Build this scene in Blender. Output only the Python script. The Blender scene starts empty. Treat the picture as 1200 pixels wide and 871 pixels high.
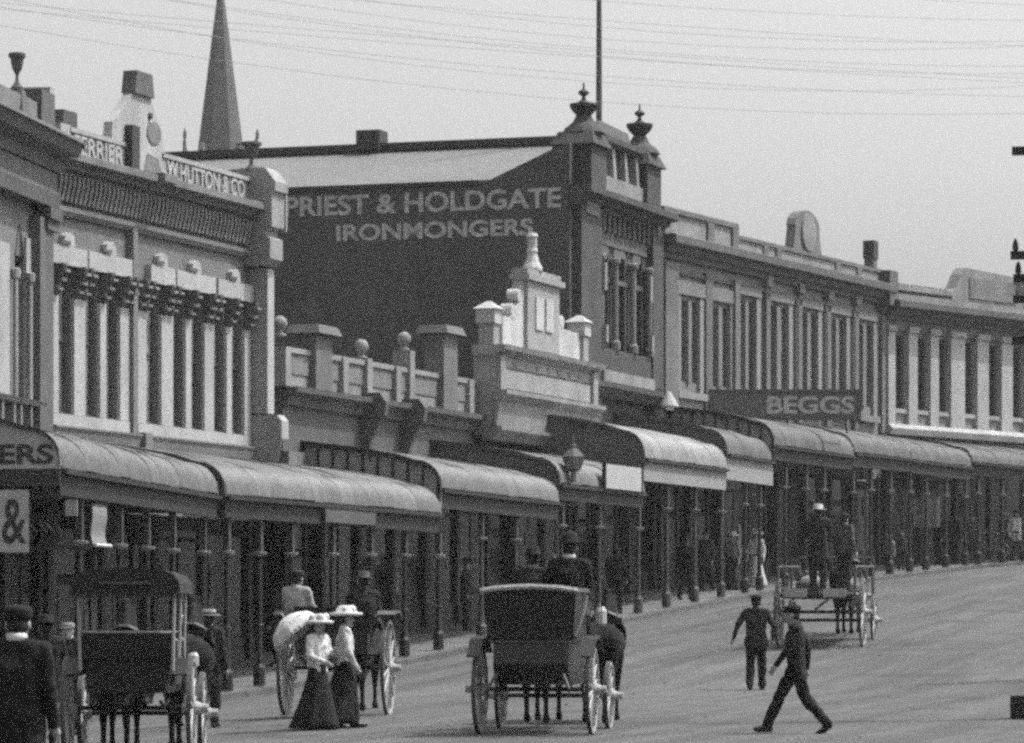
import bpy, bmesh, math, random
import numpy as np
from mathutils import Vector, Matrix

random.seed(7)
SC = bpy.context.scene
COL = SC.collection
R = math.radians

# ------------------------------------------------------------------ camera
FPX, CX, HY, EYE = 4600.0, 600.0, 730.0, 1.55      # focal length and principal point in photo pixels
cam = bpy.data.cameras.new('camera')
cam.sensor_width = 36.0
cam.lens = 36.0 * FPX / 1200.0
cam.shift_y = (HY - 435.5) / 1200.0
cam.clip_start = 0.5
cam.clip_end = 6000
camo = bpy.data.objects.new('camera', cam)
COL.objects.link(camo)
camo.location = (0, 0, EYE)
camo.rotation_euler = (R(90), 0, 0)
SC.camera = camo

# ------------------------------------------------------------------ sky, sun, exposure
SUN_AZ, SUN_EL = R(76), R(60)           # azimuth clockwise from +Y
world = bpy.data.worlds.new('World')
SC.world = world
world.use_nodes = True
nt = world.node_tree
for n in list(nt.nodes):
    nt.nodes.remove(n)
sky = nt.nodes.new('ShaderNodeTexSky')
sky.sky_type = 'NISHITA'
sky.sun_disc = False
sky.sun_elevation = SUN_EL
sky.sun_rotation = SUN_AZ
sky.air_density = 1.0
sky.dust_density = 6.0
bw = nt.nodes.new('ShaderNodeRGBToBW')
bg = nt.nodes.new('ShaderNodeBackground')
bg.inputs['Strength'].default_value = 0.15
wo = nt.nodes.new('ShaderNodeOutputWorld')
nt.links.new(sky.outputs[0], bw.inputs[0])
nt.links.new(bw.outputs[0], bg.inputs[0])
nt.links.new(bg.outputs[0], wo.inputs[0])
sl = bpy.data.lights.new('sun', 'SUN')
sl.energy = 2.4
sl.angle = R(0.6)
sl.color = (1, 1, 1)
so = bpy.data.objects.new('sun', sl)
COL.objects.link(so)
sdir = Vector((math.sin(SUN_AZ) * math.cos(SUN_EL), math.cos(SUN_AZ) * math.cos(SUN_EL), math.sin(SUN_EL)))
so.rotation_euler = (-sdir).to_track_quat('-Z', 'Y').to_euler()
so.location = (40, 60, 60)
SC.view_settings.view_transform = 'Standard'
SC.view_settings.look = 'None'
SC.view_settings.gamma = 1.0
SC.view_settings.exposure = 0.84
SC.view_settings.use_curve_mapping = False
SC.cycles.filter_width = 2.9
SC.cycles.max_bounces = 6
SC.cycles.use_denoising = False
SC.cycles.sample_clamp_direct = 3.0
SC.cycles.sample_clamp_indirect = 1.5
SC.cycles.use_adaptive_sampling = True
SC.cycles.adaptive_threshold = 0.05
SC.cycles.adaptive_min_samples = 20

# ------------------------------------------------------------------ materials (all grey: the plate is monochrome)
MATS = {}
def mat(name, v, rough=0.85, var=0.18, scale=1.2, streak=0.0, bump=0.0, spec=0.3, metal=0.0, speck=0.0, orand=0.0, ruts=0.0):
    if name in MATS:
        return MATS[name]
    m = bpy.data.materials.new(name)
    m.use_nodes = True
    t = m.node_tree
    b = t.nodes['Principled BSDF']
    b.inputs['Roughness'].default_value = rough
    b.inputs['Specular IOR Level'].default_value = spec
    b.inputs['Metallic'].default_value = metal
    tc = t.nodes.new('ShaderNodeTexCoord')
    def noise(sc, det, stretch=None):
        mp = t.nodes.new('ShaderNodeMapping')
        t.links.new(tc.outputs['Object'], mp.inputs[0])
        if stretch:
            mp.inputs['Scale'].default_value = stretch
        oi = t.nodes.new('ShaderNodeObjectInfo')
        mul = t.nodes.new('ShaderNodeMath'); mul.operation = 'MULTIPLY'; mul.inputs[1].default_value = 37.0
        t.links.new(oi.outputs['Random'], mul.inputs[0])
        t.links.new(mul.outputs[0], mp.inputs['Location'])
        n = t.nodes.new('ShaderNodeTexNoise')
        n.inputs['Scale'].default_value = sc
        n.inputs['Detail'].default_value = det
        n.inputs['Roughness'].default_value = 0.65
        t.links.new(mp.outputs[0], n.inputs['Vector'])
        return n
    def mr(src, lo, hi, a=0.3, c=0.7):
        k = t.nodes.new('ShaderNodeMapRange')
        k.inputs[1].default_value = a; k.inputs[2].default_value = c
        k.inputs[3].default_value = lo; k.inputs[4].default_value = hi
        t.links.new(src, k.inputs[0])
        return k.outputs[0]
    def mulv(a, c):
        k = t.nodes.new('ShaderNodeMath'); k.operation = 'MULTIPLY'
        t.links.new(a, k.inputs[0]); t.links.new(c, k.inputs[1])
        return k.outputs[0]
    n1 = noise(scale, 6)
    val = mr(n1.outputs['Fac'], v * (1 - var), v * (1 + var))
    if streak:
        n2 = noise(1.0, 3, (1.1, 1.1, 0.14))
        val = mulv(val, mr(n2.outputs['Fac'], 1 - streak, 1 + streak * 0.4))
    if speck:
        n3 = noise(16.0, 4)
        val = mulv(val, mr(n3.outputs['Fac'], 1 - speck, 1 + speck))
    if orand:
        oi2 = t.nodes.new('ShaderNodeObjectInfo')
        val = mulv(val, mr(oi2.outputs['Random'], 1 - orand, 1 + orand, 0, 1))
    if ruts:
        mp = t.nodes.new('ShaderNodeMapping'); mp.vector_type = 'TEXTURE'
        mp.inputs['Rotation'].default_value = (0, 0, math.radians(-17))
        mp.inputs['Scale'].default_value = (0.55, 14.0, 1.0)
        t.links.new(tc.outputs['Object'], mp.inputs[0])
        nr = t.nodes.new('ShaderNodeTexNoise'); nr.inputs['Scale'].default_value = 1.0; nr.inputs['Detail'].default_value = 5; nr.inputs['Roughness'].default_value = 0.6
        t.links.new(mp.outputs[0], nr.inputs['Vector'])
        val = mulv(val, mr(nr.outputs['Fac'], 1 - ruts, 1 + ruts * .7, .32, .68))
        n5 = noise(0.55, 5)
        val = mulv(val, mr(n5.outputs['Fac'], 1 - ruts * .8, 1.0, .34, .46))
    cmb = t.nodes.new('ShaderNodeCombineColor')
    for i in range(3):
        t.links.new(val, cmb.inputs[i])
    t.links.new(cmb.outputs[0], b.inputs['Base Color'])
    if bump:
        nb = noise(scale * 9, 5)
        bp = t.nodes.new('ShaderNodeBump')
        bp.inputs['Strength'].default_value = bump
        bp.inputs['Distance'].default_value = 0.03
        t.links.new(nb.outputs['Fac'], bp.inputs['Height'])
        t.links.new(bp.outputs[0], b.inputs['Normal'])
    MATS[name] = m
    return m

def glass(name, v=0.02, rough=0.08):
    m = mat(name, v, rough=rough, var=0.5, scale=0.6, spec=0.5, orand=0.4)
    return m

WHITE = mat('white painted stucco', 0.32, var=0.10, streak=0.16, speck=0.22)
PALE = mat('pale stucco', 0.3, var=0.12, streak=0.22, speck=0.22)
WALLA = mat('light grey stucco wall', 0.14, var=0.12, streak=0.18, speck=0.22, bump=0.15)
TRIM = mat('grey moulded cement', 0.15, var=0.15, streak=0.2, speck=0.22)
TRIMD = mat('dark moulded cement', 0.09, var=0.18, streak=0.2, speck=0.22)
ATTICD = mat('smoke dark attic stucco', 0.055, var=0.2, streak=0.2, speck=0.24)
TRIMS = mat('shaded pier and board grey', 0.24, var=0.14, streak=0.2, speck=0.22)  # tone for the pier's shaded faces, also used on verandah end boards
CEMW = mat('grey rough cast wall', 0.085, var=0.2, streak=0.2, speck=0.24)
LINEN = mat('bleached linen jacket', 0.3, rough=0.95, var=0.15, scale=6)
JAMB = mat('cement window surround', 0.2, var=0.12, streak=0.2, speck=0.22)
IRONB = mat('bright new iron sheet', 0.19, rough=0.6, var=0.14, scale=0.9, speck=0.2, spec=0.4, orand=0.13)
SIGNE = mat('lettered verandah board', 0.32, var=0.12, speck=0.15)
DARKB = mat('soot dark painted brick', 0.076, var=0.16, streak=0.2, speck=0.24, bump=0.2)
BRICKC = mat('dark red brick as grey', 0.058, var=0.16, streak=0.2, speck=0.24, bump=0.2)
CEM = mat('weathered cement', 0.125, var=0.2, streak=0.25, speck=0.22, bump=0.15)
CEMD = mat('grey cement facade', 0.155, var=0.13, streak=0.2, speck=0.22, bump=0.15)
CEML = mat('light cement parapet', 0.215, var=0.2, streak=0.25, speck=0.22)
STONE = mat('white limestone', 0.4, var=0.15, streak=0.2, speck=0.22)
STONEG = mat('grey limestone', 0.25, var=0.16, streak=0.2, speck=0.22)
SPIREM = mat('slate grey stone', 0.085, var=0.2, scale=0.8, streak=0.15, speck=0.24)
IRON = mat('corrugated iron sheet', 0.095, rough=0.6, var=0.26, scale=2.6, streak=0.0, speck=0.2, spec=0.4, orand=0.13)
IRON2 = mat('galvanised iron sheet', 0.112, rough=0.6, var=0.26, scale=2.6, speck=0.2, spec=0.4, orand=0.13)
IRON3 = mat('dull painted iron sheet', 0.095, rough=0.7, var=0.26, scale=2.6, speck=0.2, orand=0.13)
ROOFP = mat('pale iron roof', 0.145, rough=0.6, var=0.12, scale=0.5, speck=0.22)
LEAD = mat('dark lead flashing', 0.035, rough=0.7)
CI = mat('dark painted cast iron', 0.018, rough=0.6, var=0.25)
CIG = mat('grey painted cast iron', 0.05, rough=0.6, var=0.25)
CIP = mat('pale painted capital', 0.22, rough=0.6)
WOODD = mat('dark painted timber', 0.018, rough=0.7, var=0.3)
WOODG = mat('grey painted boards', 0.075, rough=0.8, var=0.2, speck=0.22)
WOODL = mat('pale painted timber', 0.34, rough=0.8, var=0.15, speck=0.22)
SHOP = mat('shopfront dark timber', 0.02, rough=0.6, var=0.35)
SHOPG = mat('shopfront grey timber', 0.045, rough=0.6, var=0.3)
INSIDE = mat('shop display goods', 0.06, rough=0.9, var=0.7, scale=3.0, speck=0.4)
GLASS = glass('window glass', 0.025)
GLASSU = glass('upper window glass with blinds', 0.25, 0.2)
GLASSD = glass('shop glass', 0.008, 0.1)
SIGNW = mat('white sign board', 0.32, var=0.08, speck=0.05)
SIGNG = mat('grey sign board', 0.22, var=0.12, speck=0.22)
SIGND = mat('dark sign board', 0.1, var=0.15, speck=0.22)
LETD = mat('dark sign lettering', 0.035)
LETG = mat('grey lettering', 0.12)
LETP = mat('pale painted lettering', 0.36, var=0.3, scale=4, speck=0.3)
LETW = mat('cream sign lettering', 0.36, var=0.15, scale=4, speck=0.2)
ROAD = mat('macadam road', 0.074, rough=0.95, var=0.2, scale=0.22, speck=0.36, bump=0.6, ruts=0.34)
PATHM = mat('asphalt footpath', 0.105, rough=0.95, var=0.12, scale=0.5, speck=0.24, bump=0.2)
KERBM = mat('bluestone kerb', 0.075, rough=0.9, var=0.2, scale=1.5, speck=0.15)
BLACKC = mat('black wool cloth', 0.01, rough=0.95, var=0.3, scale=6)
DARKC = mat('dark grey wool cloth', 0.02, rough=0.95, var=0.3, scale=6)
MIDC = mat('grey tweed cloth', 0.07, rough=0.95, var=0.3, scale=6)
LIGHTC = mat('light linen cloth', 0.17, rough=0.95, var=0.15, scale=6)
WHITEC = mat('white cotton', 0.5, rough=0.95, var=0.12, scale=6)
SKIN = mat('skin', 0.28, rough=0.6, var=0.1)
HAIR = mat('dark hair', 0.014, rough=0.7)
STRAW = mat('pale straw', 0.35, rough=0.9, var=0.15, scale=8)
LEATH = mat('black leather', 0.01, rough=0.45, var=0.3, spec=0.4)
COACH = mat('black coach paint', 0.008, rough=0.3, var=0.3, spec=0.5)
WHEELM = mat('wheel paint', 0.28, rough=0.5, var=0.2)
TYREM = mat('iron tyre', 0.05, rough=0.5)
BRASS = mat('polished metal trim', 0.4, rough=0.35, spec=0.6)
HORSED = mat('dark bay horse coat', 0.013, rough=0.9, var=0.3, scale=3, spec=0.12)
HORSEL = mat('grey horse coat', 0.10, rough=0.7, var=0.4, scale=3)
CREAMW = mat('pale unpainted boards', 0.3, rough=0.9, var=0.15)

# ------------------------------------------------------------------ mesh helpers
class MB:
    def __init__(s):
        s.v, s.f = [], []
    def add(s, vs, fs):
        o = len(s.v)
        s.v += [tuple(p) for p in vs]
        s.f += [tuple(i + o for i in f) for f in fs]
        return s
    def box(s, x0, x1, y0, y1, z0, z1):
        return s.add([(x0, y0, z0), (x1, y0, z0), (x1, y1, z0), (x0, y1, z0), (x0, y0, z1), (x1, y0, z1), (x1, y1, z1), (x0, y1, z1)],
                     [(0, 3, 2, 1), (4, 5, 6, 7), (0, 1, 5, 4), (1, 2, 6, 5), (2, 3, 7, 6), (3, 0, 4, 7)])
    def hexa(s, a, b):          # bottom quad a, top quad b
        return s.add(list(a) + list(b), [(0, 3, 2, 1), (4, 5, 6, 7), (0, 1, 5, 4), (1, 2, 6, 5), (2, 3, 7, 6), (3, 0, 4, 7)])
    def ext(s, prof, a0, a1, axis='x', off=None):   # closed polygon swept along an axis; off=(dy,dz) shift at the far end
        n = len(prof)
        def P(p, a):
            return (a, p[0], p[1]) if axis == 'x' else (p[0], a, p[1]) if axis == 'y' else (p[0], p[1], a)
        v = [P(p, a0) for p in prof]
        v += [P((p[0] + (off[0] if off else 0), p[1] + (off[1] if off else 0)), a1) for p in prof]
        f = [tuple(range(n))[::-1], tuple(range(n, 2 * n))]
        f += [(i, (i + 1) % n, n + (i + 1) % n, n + i) for i in range(n)]
        return s.add(v, f)
    def lathe(s, prof, c=(0, 0, 0), n=12):
        v, f = [], []
        m = len(prof)
        for (r, z) in prof:
            for k in range(n):
                a = 2 * math.pi * (k + 0.5) / n
                v.append((c[0] + r * math.cos(a), c[1] + r * math.sin(a), c[2] + z))
        for i in range(m - 1):
            for k in range(n):
                f.append((i * n + k, i * n + (k + 1) % n, (i + 1) * n + (k + 1) % n, (i + 1) * n + k))
        f.append(tuple(range(n))[::-1])
        f.append(tuple(range((m - 1) * n, m * n)))
        return s.add(v, f)
    def tube(s, pts, r, n=6):
        pts = [Vector(p) for p in pts]
        rs = r if isinstance(r, (list, tuple)) else [r] * len(pts)
        v, f = [], []
        for i, p in enumerate(pts):
            d = (pts[min(i + 1, len(pts) - 1)] - pts[max(i - 1, 0)]).normalized()
            a = d.cross(Vector((0, 0, 1)) if abs(d.z) < 0.9 else Vector((0, 1, 0))).normalized()
            b = d.cross(a)
            for k in range(n):
                t = 2 * math.pi * k / n
                v.append(p + (a * math.cos(t) + b * math.sin(t)) * rs[i])
        for i in range(len(pts) - 1):
            for k in range(n):
                f.append((i * n + k, i * n + (k + 1) % n, (i + 1) * n + (k + 1) % n, (i + 1) * n + k))
        f.append(tuple(range(n))[::-1])
        f.append(tuple(range((len(pts) - 1) * n, len(pts) * n)))
        return s.add(v, f)
    def ball(s, c, r, n=10, m=6, sq=(1, 1, 1)):
        return s.lathe_s([(max(r * math.sin(math.pi * i / m), r * 0.03), -r * math.cos(math.pi * i / m)) for i in range(m + 1)], c, n, sq)
    def lathe_s(s, prof, c, n, sq):
        o = len(s.v)
        s.lathe(prof, (0, 0, 0), n)
        for i in range(o, len(s.v)):
            p = s.v[i]
            s.v[i] = (c[0] + p[0] * sq[0], c[1] + p[1] * sq[1], c[2] + p[2] * sq[2])
        return s
    def mesh(s, name, m, smooth=False, recalc=True):
        me = bpy.data.meshes.new(name)
        me.from_pydata(s.v, [], s.f)
        if recalc:
            b = bmesh.new(); b.from_mesh(me)
            bmesh.ops.recalc_face_normals(b, faces=b.faces)
            b.to_mesh(me); b.free()
        if smooth:
            me.polygons.foreach_set('use_smooth', [True] * len(me.polygons))
        me.materials.append(m)
        return me
    def build(s, name, m, parent=None, smooth=False, **k):
        return inst(s.mesh(name, m, smooth), name, parent, **k)

def inst(me, name, parent=None, loc=(0, 0, 0), rot=(0, 0, 0), scale=(1, 1, 1)):
    o = bpy.data.objects.new(name, me)
    COL.objects.link(o)
    o.location, o.rotation_euler, o.scale = loc, rot, scale
    if parent:
        o.parent = parent
    return o

def tag(o, label=None, cat=None, group=None, kind=None):
    if label: o['label'] = label
    if cat: o['category'] = cat
    if group: o['group'] = group
    if kind: o['kind'] = kind
    return o

def empty(name, loc, rz, label, cat, group=None):
    o = bpy.data.objects.new(name, None)
    o.empty_display_size = 0.3
    COL.objects.link(o)
    o.location, o.rotation_euler = loc, (0, 0, rz)
    return tag(o, label, cat, group)

def text(s, height, m, parent, M, width=None, name='lettering', offset=0.0, depth=0.02, align='LEFT'):
    c = bpy.data.curves.new('t', 'FONT')
    c.body = s
    c.size = height / 0.70
    c.offset = offset
    c.extrude = depth
    c.align_x = align
    o = bpy.data.objects.new('t', c)
    COL.objects.link(o)
    bpy.context.view_layer.update()
    me = bpy.data.meshes.new_from_object(o.evaluated_get(bpy.context.evaluated_depsgraph_get()))
    bpy.data.objects.remove(o)
    bpy.data.curves.remove(c)
    xs = [v.co.x for v in me.vertices]
    if width:
        k = width / (max(xs) - min(xs))
        x0 = min(xs)
        for v in me.vertices:
            v.co.x = (v.co.x - x0) * k
    me.materials.clear()
    me.materials.append(m)
    me.transform(M)
    return inst(me, name, parent)

# ------------------------------------------------------------------ street lines: a pixel column meets a vertical plane
class Line:
    def __init__(s, deg, P0):
        s.th = R(deg)
        s.d = (math.sin(s.th), math.cos(s.th))
        s.n = (math.cos(s.th), -math.sin(s.th))      # outwards, to the street
        s.P0 = P0
        s.rz = math.pi / 2 - s.th
    def t(s, px, w=0.0):
        k = (px - CX) / FPX
        X, Y = s.P0[0] + w * s.n[0], s.P0[1] + w * s.n[1]
        return (k * Y - X) / (s.d[0] - k * s.d[1])
    def pt(s, t, w=0.0):
        return (s.P0[0] + w * s.n[0] + t * s.d[0], s.P0[1] + w * s.n[1] + t * s.d[1])
    def z(s, px, py, w=0.0):
        Y = s.pt(s.t(px, w), w)[1]
        return EYE + (HY - py) / FPX * Y

TH1 = R(18.62)
L1 = Line(18.62, (-math.cos(TH1) * 32.2, math.sin(TH1) * 32.2))
tA = L1.t(52)
L0 = Line(8.2, L1.pt(tA))
tDs = L1.t(771)
LD = Line(25.0, L1.pt(tDs))
tE = LD.t(1034)
L2 = Line(38.6, LD.pt(tE))
WK, WE = 3.5, 3.3          # kerb face and verandah edge in front of the facades

def meet(a, b, w):
    ax, ay = a.pt(0, w); bx, by = b.pt(0, w)
    den = a.d[0] * b.d[1] - a.d[1] * b.d[0]
    t = ((bx - ax) * b.d[1] - (by - ay) * b.d[0]) / den
    return (ax + t * a.d[0], ay + t * a.d[1])
K1, KD, K2 = meet(L0, L1, WK), meet(L1, LD, WK), meet(LD, L2, WK)
K0 = (K1[0] - L0.d[0] * 90, K1[1] - L0.d[1] * 90)
K3 = (K2[0] + L2.d[0] * 90, K2[1] + L2.d[1] * 90)
S1 = L1.d[0] * K1[0] + L1.d[1] * K1[1]
SEGS = [(K0, K1, S1 - 90), (K1, KD, S1), (KD, K2, S1 + math.dist(K1, KD)), (K2, K3, S1 + math.dist(K1, KD) + math.dist(KD, K2))]
CU = [(-200, -0.4), (0, 0), (46, 0.02), (56, 0.20), (69, 0.38), (80, 1.08), (95, 1.90), (103, 2.38), (128, 3.70), (160, 5.0), (240, 6.6), (400, 8.0), (4000, 8.0)]
def prof(u):
    return float(np.interp(u, [c[0] for c in CU], [c[1] for c in CU]))
def street(X, Y):
    best = None
    for i, (a, b, s0) in enumerate(SEGS):
        dx, dy = b[0] - a[0], b[1] - a[1]
        Ln = math.hypot(dx, dy)
        t = ((X - a[0]) * dx + (Y - a[1]) * dy) / Ln
        lo = -1e9 if i == 0 else 0
        hi = 1e9 if i == 3 else Ln
        tc = min(max(t, lo), hi)
        px, py = a[0] + dx / Ln * tc, a[1] + dy / Ln * tc
        dist = math.hypot(X - px, Y - py)
        side = (X - a[0]) * dy / Ln - (Y - a[1]) * dx / Ln
        if best is None or dist < best[0]:
            best = (dist, s0 + tc, dist if side >= 0 else -dist)
    return best[1], best[2]      # arc length, distance from the kerb into the road
def smooth_prof(u):
    return (prof(u - 3) + prof(u) + prof(u + 3) + prof(u - 1.5) + prof(u + 1.5)) / 5
def ground(X, Y):
    s, q = street(X, Y)
    c = min(max((8.5 - q) / 8.5, 0), 1)
    return smooth_prof(s) - 0.33 * c * c - 0.0
def path_z(X, Y):
    return ground(X, Y) + 0.13
def at(px, Y):                    # a point standing on the ground under a pixel column at a depth
    X = (px - CX) / FPX * Y
    return Vector((X, Y, ground(X, Y)))

# ------------------------------------------------------------------ ground, road, footpath, kerb
def axis(a, b, step, far):
    c = list(np.arange(a, b + 0.01, step))
    lo = [a - k for k in far[::-1]]
    hi = [b + k for k in far]
    return lo + c + hi
gx = axis(-48, 48, 1.5, [6, 20, 60, 200, 900])
gy = axis(12, 190, 1.5, [8, 25, 80, 300, 1500])
mb = MB()
for y in gy:
    for x in gx:
        mb.v.append((x, y, ground(x, y) + (0.012 * math.sin(x * 1.7 + y * 0.4) * math.sin(y * 1.1 - x * .3) if abs(x) < 48 else 0)))
nx = len(gx)
for j in range(len(gy) - 1):
    for i in range(nx - 1):
        mb.f.append((j * nx + i, j * nx + i + 1, (j + 1) * nx + i + 1, (j + 1) * nx + i))
me = bpy.data.meshes.new('road')
me.from_pydata(mb.v, [], mb.f)
me.polygons.foreach_set('use_smooth', [True] * len(me.polygons))
me.materials.append(ROAD)
road = tag(inst(me, 'road'), kind='structure')

def kerb_points(step):
    out = []
    for i, (a, b, s0) in enumerate(SEGS):
        Ln = math.dist(a, b)
        ln = (L0, L1, LD, L2)[i]
        n = int(Ln / step)
        for k in range(n):
            t = Ln * k / n
            P = (a[0] + ln.d[0] * t, a[1] + ln.d[1] * t)
            if P[1] > 20:
                nn = ln.n
                if k == 0 and i > 0:
                    pn = (L0, L1, LD, L2)[i - 1].n
                    nn = ((nn[0] + pn[0]) / 2, (nn[1] + pn[1]) / 2)
                out.append((P, nn))
    return out
KP = kerb_points(1.25)
mb = MB()
for (P, n) in KP:
    za = path_z(*P)
    mb.v.append((P[0] - n[0] * 0.31, P[1] - n[1] * 0.31, za - 0.002))
    mb.v.append((P[0] - n[0] * 4.6, P[1] - n[1] * 4.6, za + 0.05))
for i in range(len(KP) - 1):
    mb.f.append((2 * i, 2 * i + 2, 2 * i + 3, 2 * i + 1))
me = bpy.data.meshes.new('footpath'); me.from_pydata(mb.v, [], mb.f)
me.materials.append(PATHM)
tag(inst(me, 'footpath'), kind='structure')
kerb = bpy.data.objects.new('kerb', None); COL.objects.link(kerb); tag(kerb, kind='structure')
for i in range(len(KP) - 1):
    (P, n), (Q, m2) = KP[i], KP[i + 1]
    if P[1] > 170: continue
    g = 0.012
    dx, dy = Q[0] - P[0], Q[1] - P[1]
    def kp(f, w, dz, nn):
        X, Y = P[0] + dx * f, P[1] + dy * f
        return (X - nn[0] * w, Y - nn[1] * w, path_z(P[0] + dx * f, P[1] + dy * f) + dz)
    j = random.uniform(-0.006, 0.006)
    b0 = [kp(g, 0, -0.5, n), kp(1 - g, 0, -0.5, m2), kp(1 - g, .3, -0.5, m2), kp(g, .3, -0.5, n)]
    b1 = [kp(g, 0.015, j, n), kp(1 - g, 0.015, j, m2), kp(1 - g, .3, j, m2), kp(g, .3, j, n)]
    MB().hexa(b0, b1).build('kerb_stone', KERBM, kerb)

# ------------------------------------------------------------------ buildings
class Bld:
    def __init__(s, name, label, cat, line, t0, t1):
        s.line, s.t0, s.L = line, t0, t1 - t0
        p0, p1 = line.pt(t0), line.pt(t1)
        s.z0 = min(path_z(*p0), path_z(*p1)) - 0.05
        s.root = empty(name, (p0[0], p0[1], s.z0), line.rz, label, cat)
    def x(s, px, w=0.0): return s.line.t(px, w) - s.t0
    def z(s, px, py, w=0.0): return s.line.z(px, py, w) - s.z0
    def gz(s, x, w=1.0):
        return path_z(*s.line.pt(s.t0 + x, w)) - s.z0
    def box(s, name, m, x0, x1, w0, w1, z0, z1, parent=None):
        return MB().box(x0, x1, -w1, -w0, z0, z1).build(name, m, parent or s.root)
    def ext(s, name, m, prof, x0, x1, parent=None, smooth=False):      # profile (w, z) swept along the facade
        return MB().ext([(-w, z) for (w, z) in prof], x0, x1).build(name, m, parent or s.root, smooth)

def wall(B, m, x0, x1, z0, z1, ops, depth, reveal=0.22, name='wall', back=True):
    xs = sorted({x0, x1} | {o[0] for o in ops} | {o[1] for o in ops})
    zs = sorted({z0, z1} | {o[2] for o in ops} | {o[3] for o in ops})
    mb = MB()
    def inside(x, z):
        return any(o[0] < x < o[1] and o[2] < z < o[3] for o in ops)
    for i in range(len(xs) - 1):
        for j in range(len(zs) - 1):
            a, b, c, d = xs[i], xs[i + 1], zs[j], zs[j + 1]
            if not inside((a + b) / 2, (c + d) / 2):
                mb.add([(a, 0, c), (b, 0, c), (b, 0, d), (a, 0, d)], [(0, 1, 2, 3)])
    for (a, b, c, d) in ops:
        r = reveal
        mb.add([(a, 0, c), (a, r, c), (a, r, d), (a, 0, d)], [(0, 1, 2, 3)])
        mb.add([(b, 0, c), (b, r, c), (b, r, d), (b, 0, d)], [(3, 2, 1, 0)])
        mb.add([(a, 0, c), (b, 0, c), (b, r, c), (a, r, c)], [(0, 1, 2, 3)])
        mb.add([(a, 0, d), (b, 0, d), (b, r, d), (a, r, d)], [(3, 2, 1, 0)])
    D = depth
    mb.add([(x0, 0, z0), (x0, D, z0), (x0, D, z1), (x0, 0, z1)], [(0, 1, 2, 3)])
    mb.add([(x1, 0, z0), (x1, D, z0), (x1, D, z1), (x1, 0, z1)], [(3, 2, 1, 0)])
    mb.add([(x0, D, z0), (x1, D, z0), (x1, D, z1), (x0, D, z1)], [(3, 2, 1, 0)])
    mb.add([(x0, 0, z1), (x1, 0, z1), (x1, D, z1), (x0, D, z1)], [(0, 1, 2, 3)])
    mb.add([(x0, 0, z0), (x1, 0, z0), (x1, D, z0), (x0, D, z0)], [(3, 2, 1, 0)])
    me = bpy.data.meshes.new(name); me.from_pydata(mb.v, [], mb.f)
    me.materials.append(m)
    return inst(me, name, B.root)

def window(B, x0, x1, z0, z1, fm=None, gm=None, sash=True, w=-0.06, arch=False):
    fm = fm or WOODG; gm = gm or GLASSU
    t = 0.05
    mb = MB()
    mb.box(x0, x0 + t, -w, -w + .08, z0, z1); mb.box(x1 - t, x1, -w, -w + .08, z0, z1)
    mb.box(x0 + t, x1 - t, -w, -w + .08, z0, z0 + t); mb.box(x0 + t, x1 - t, -w, -w + .08, z1 - t, z1)
    zm = (z0 + z1) / 2
    if sash:
        mb.box(x0 + t, x1 - t, -w + .01, -w + .08, zm - .025, zm + .025)
    o = mb.build('window', fm, B.root)
    if sash:
        MB().box(x0 + t, x1 - t, -w + .05, -w + .07, zm + .025, z1 - t).build('pane', gm, o)
        MB().box(x0 + t, x1 - t, -w + .06, -w + .08, z0 + t, zm - .025).build('pane', gm, o)
    else:
        MB().box(x0 + t, x1 - t, -w + .05, -w + .07, z0 + t, z1 - t).build('pane', gm, o)
    return o

def cornice(B, m, x0, x1, z0, z1, proj, name='cornice'):
    h = z1 - z0
    B.ext(name, m, [(0.0, z0), (proj * .25, z0), (proj * .3, z0 + h * .18), (proj * .55, z0 + h * .3), (proj * .62, z0 + h * .5), (proj * .95, z0 + h * .58),
                    (proj, z0 + h * .62), (proj, z0 + h * .95), (proj * .9, z1), (0.0, z1)], x0, x1)

URN = [(.02, 0), (.26, 0), (.26, .06), (.16, .12), (.07, .22), (.055, .34), (.11, .42), (.19, .50), (.24, .66), (.25, .74), (.33, .78), (.33, .86), (.26, .88), (.02, .86)]
def urn(B, m, x, w, z, h, k=1.0, prof=URN, name='urn'):
    s = h / prof[-1][1]
    return MB().lathe([(r * s * k, zz * s) for r, zz in prof], (x, -w, z), 14).build(name, m, B.root, smooth=False)

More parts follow.
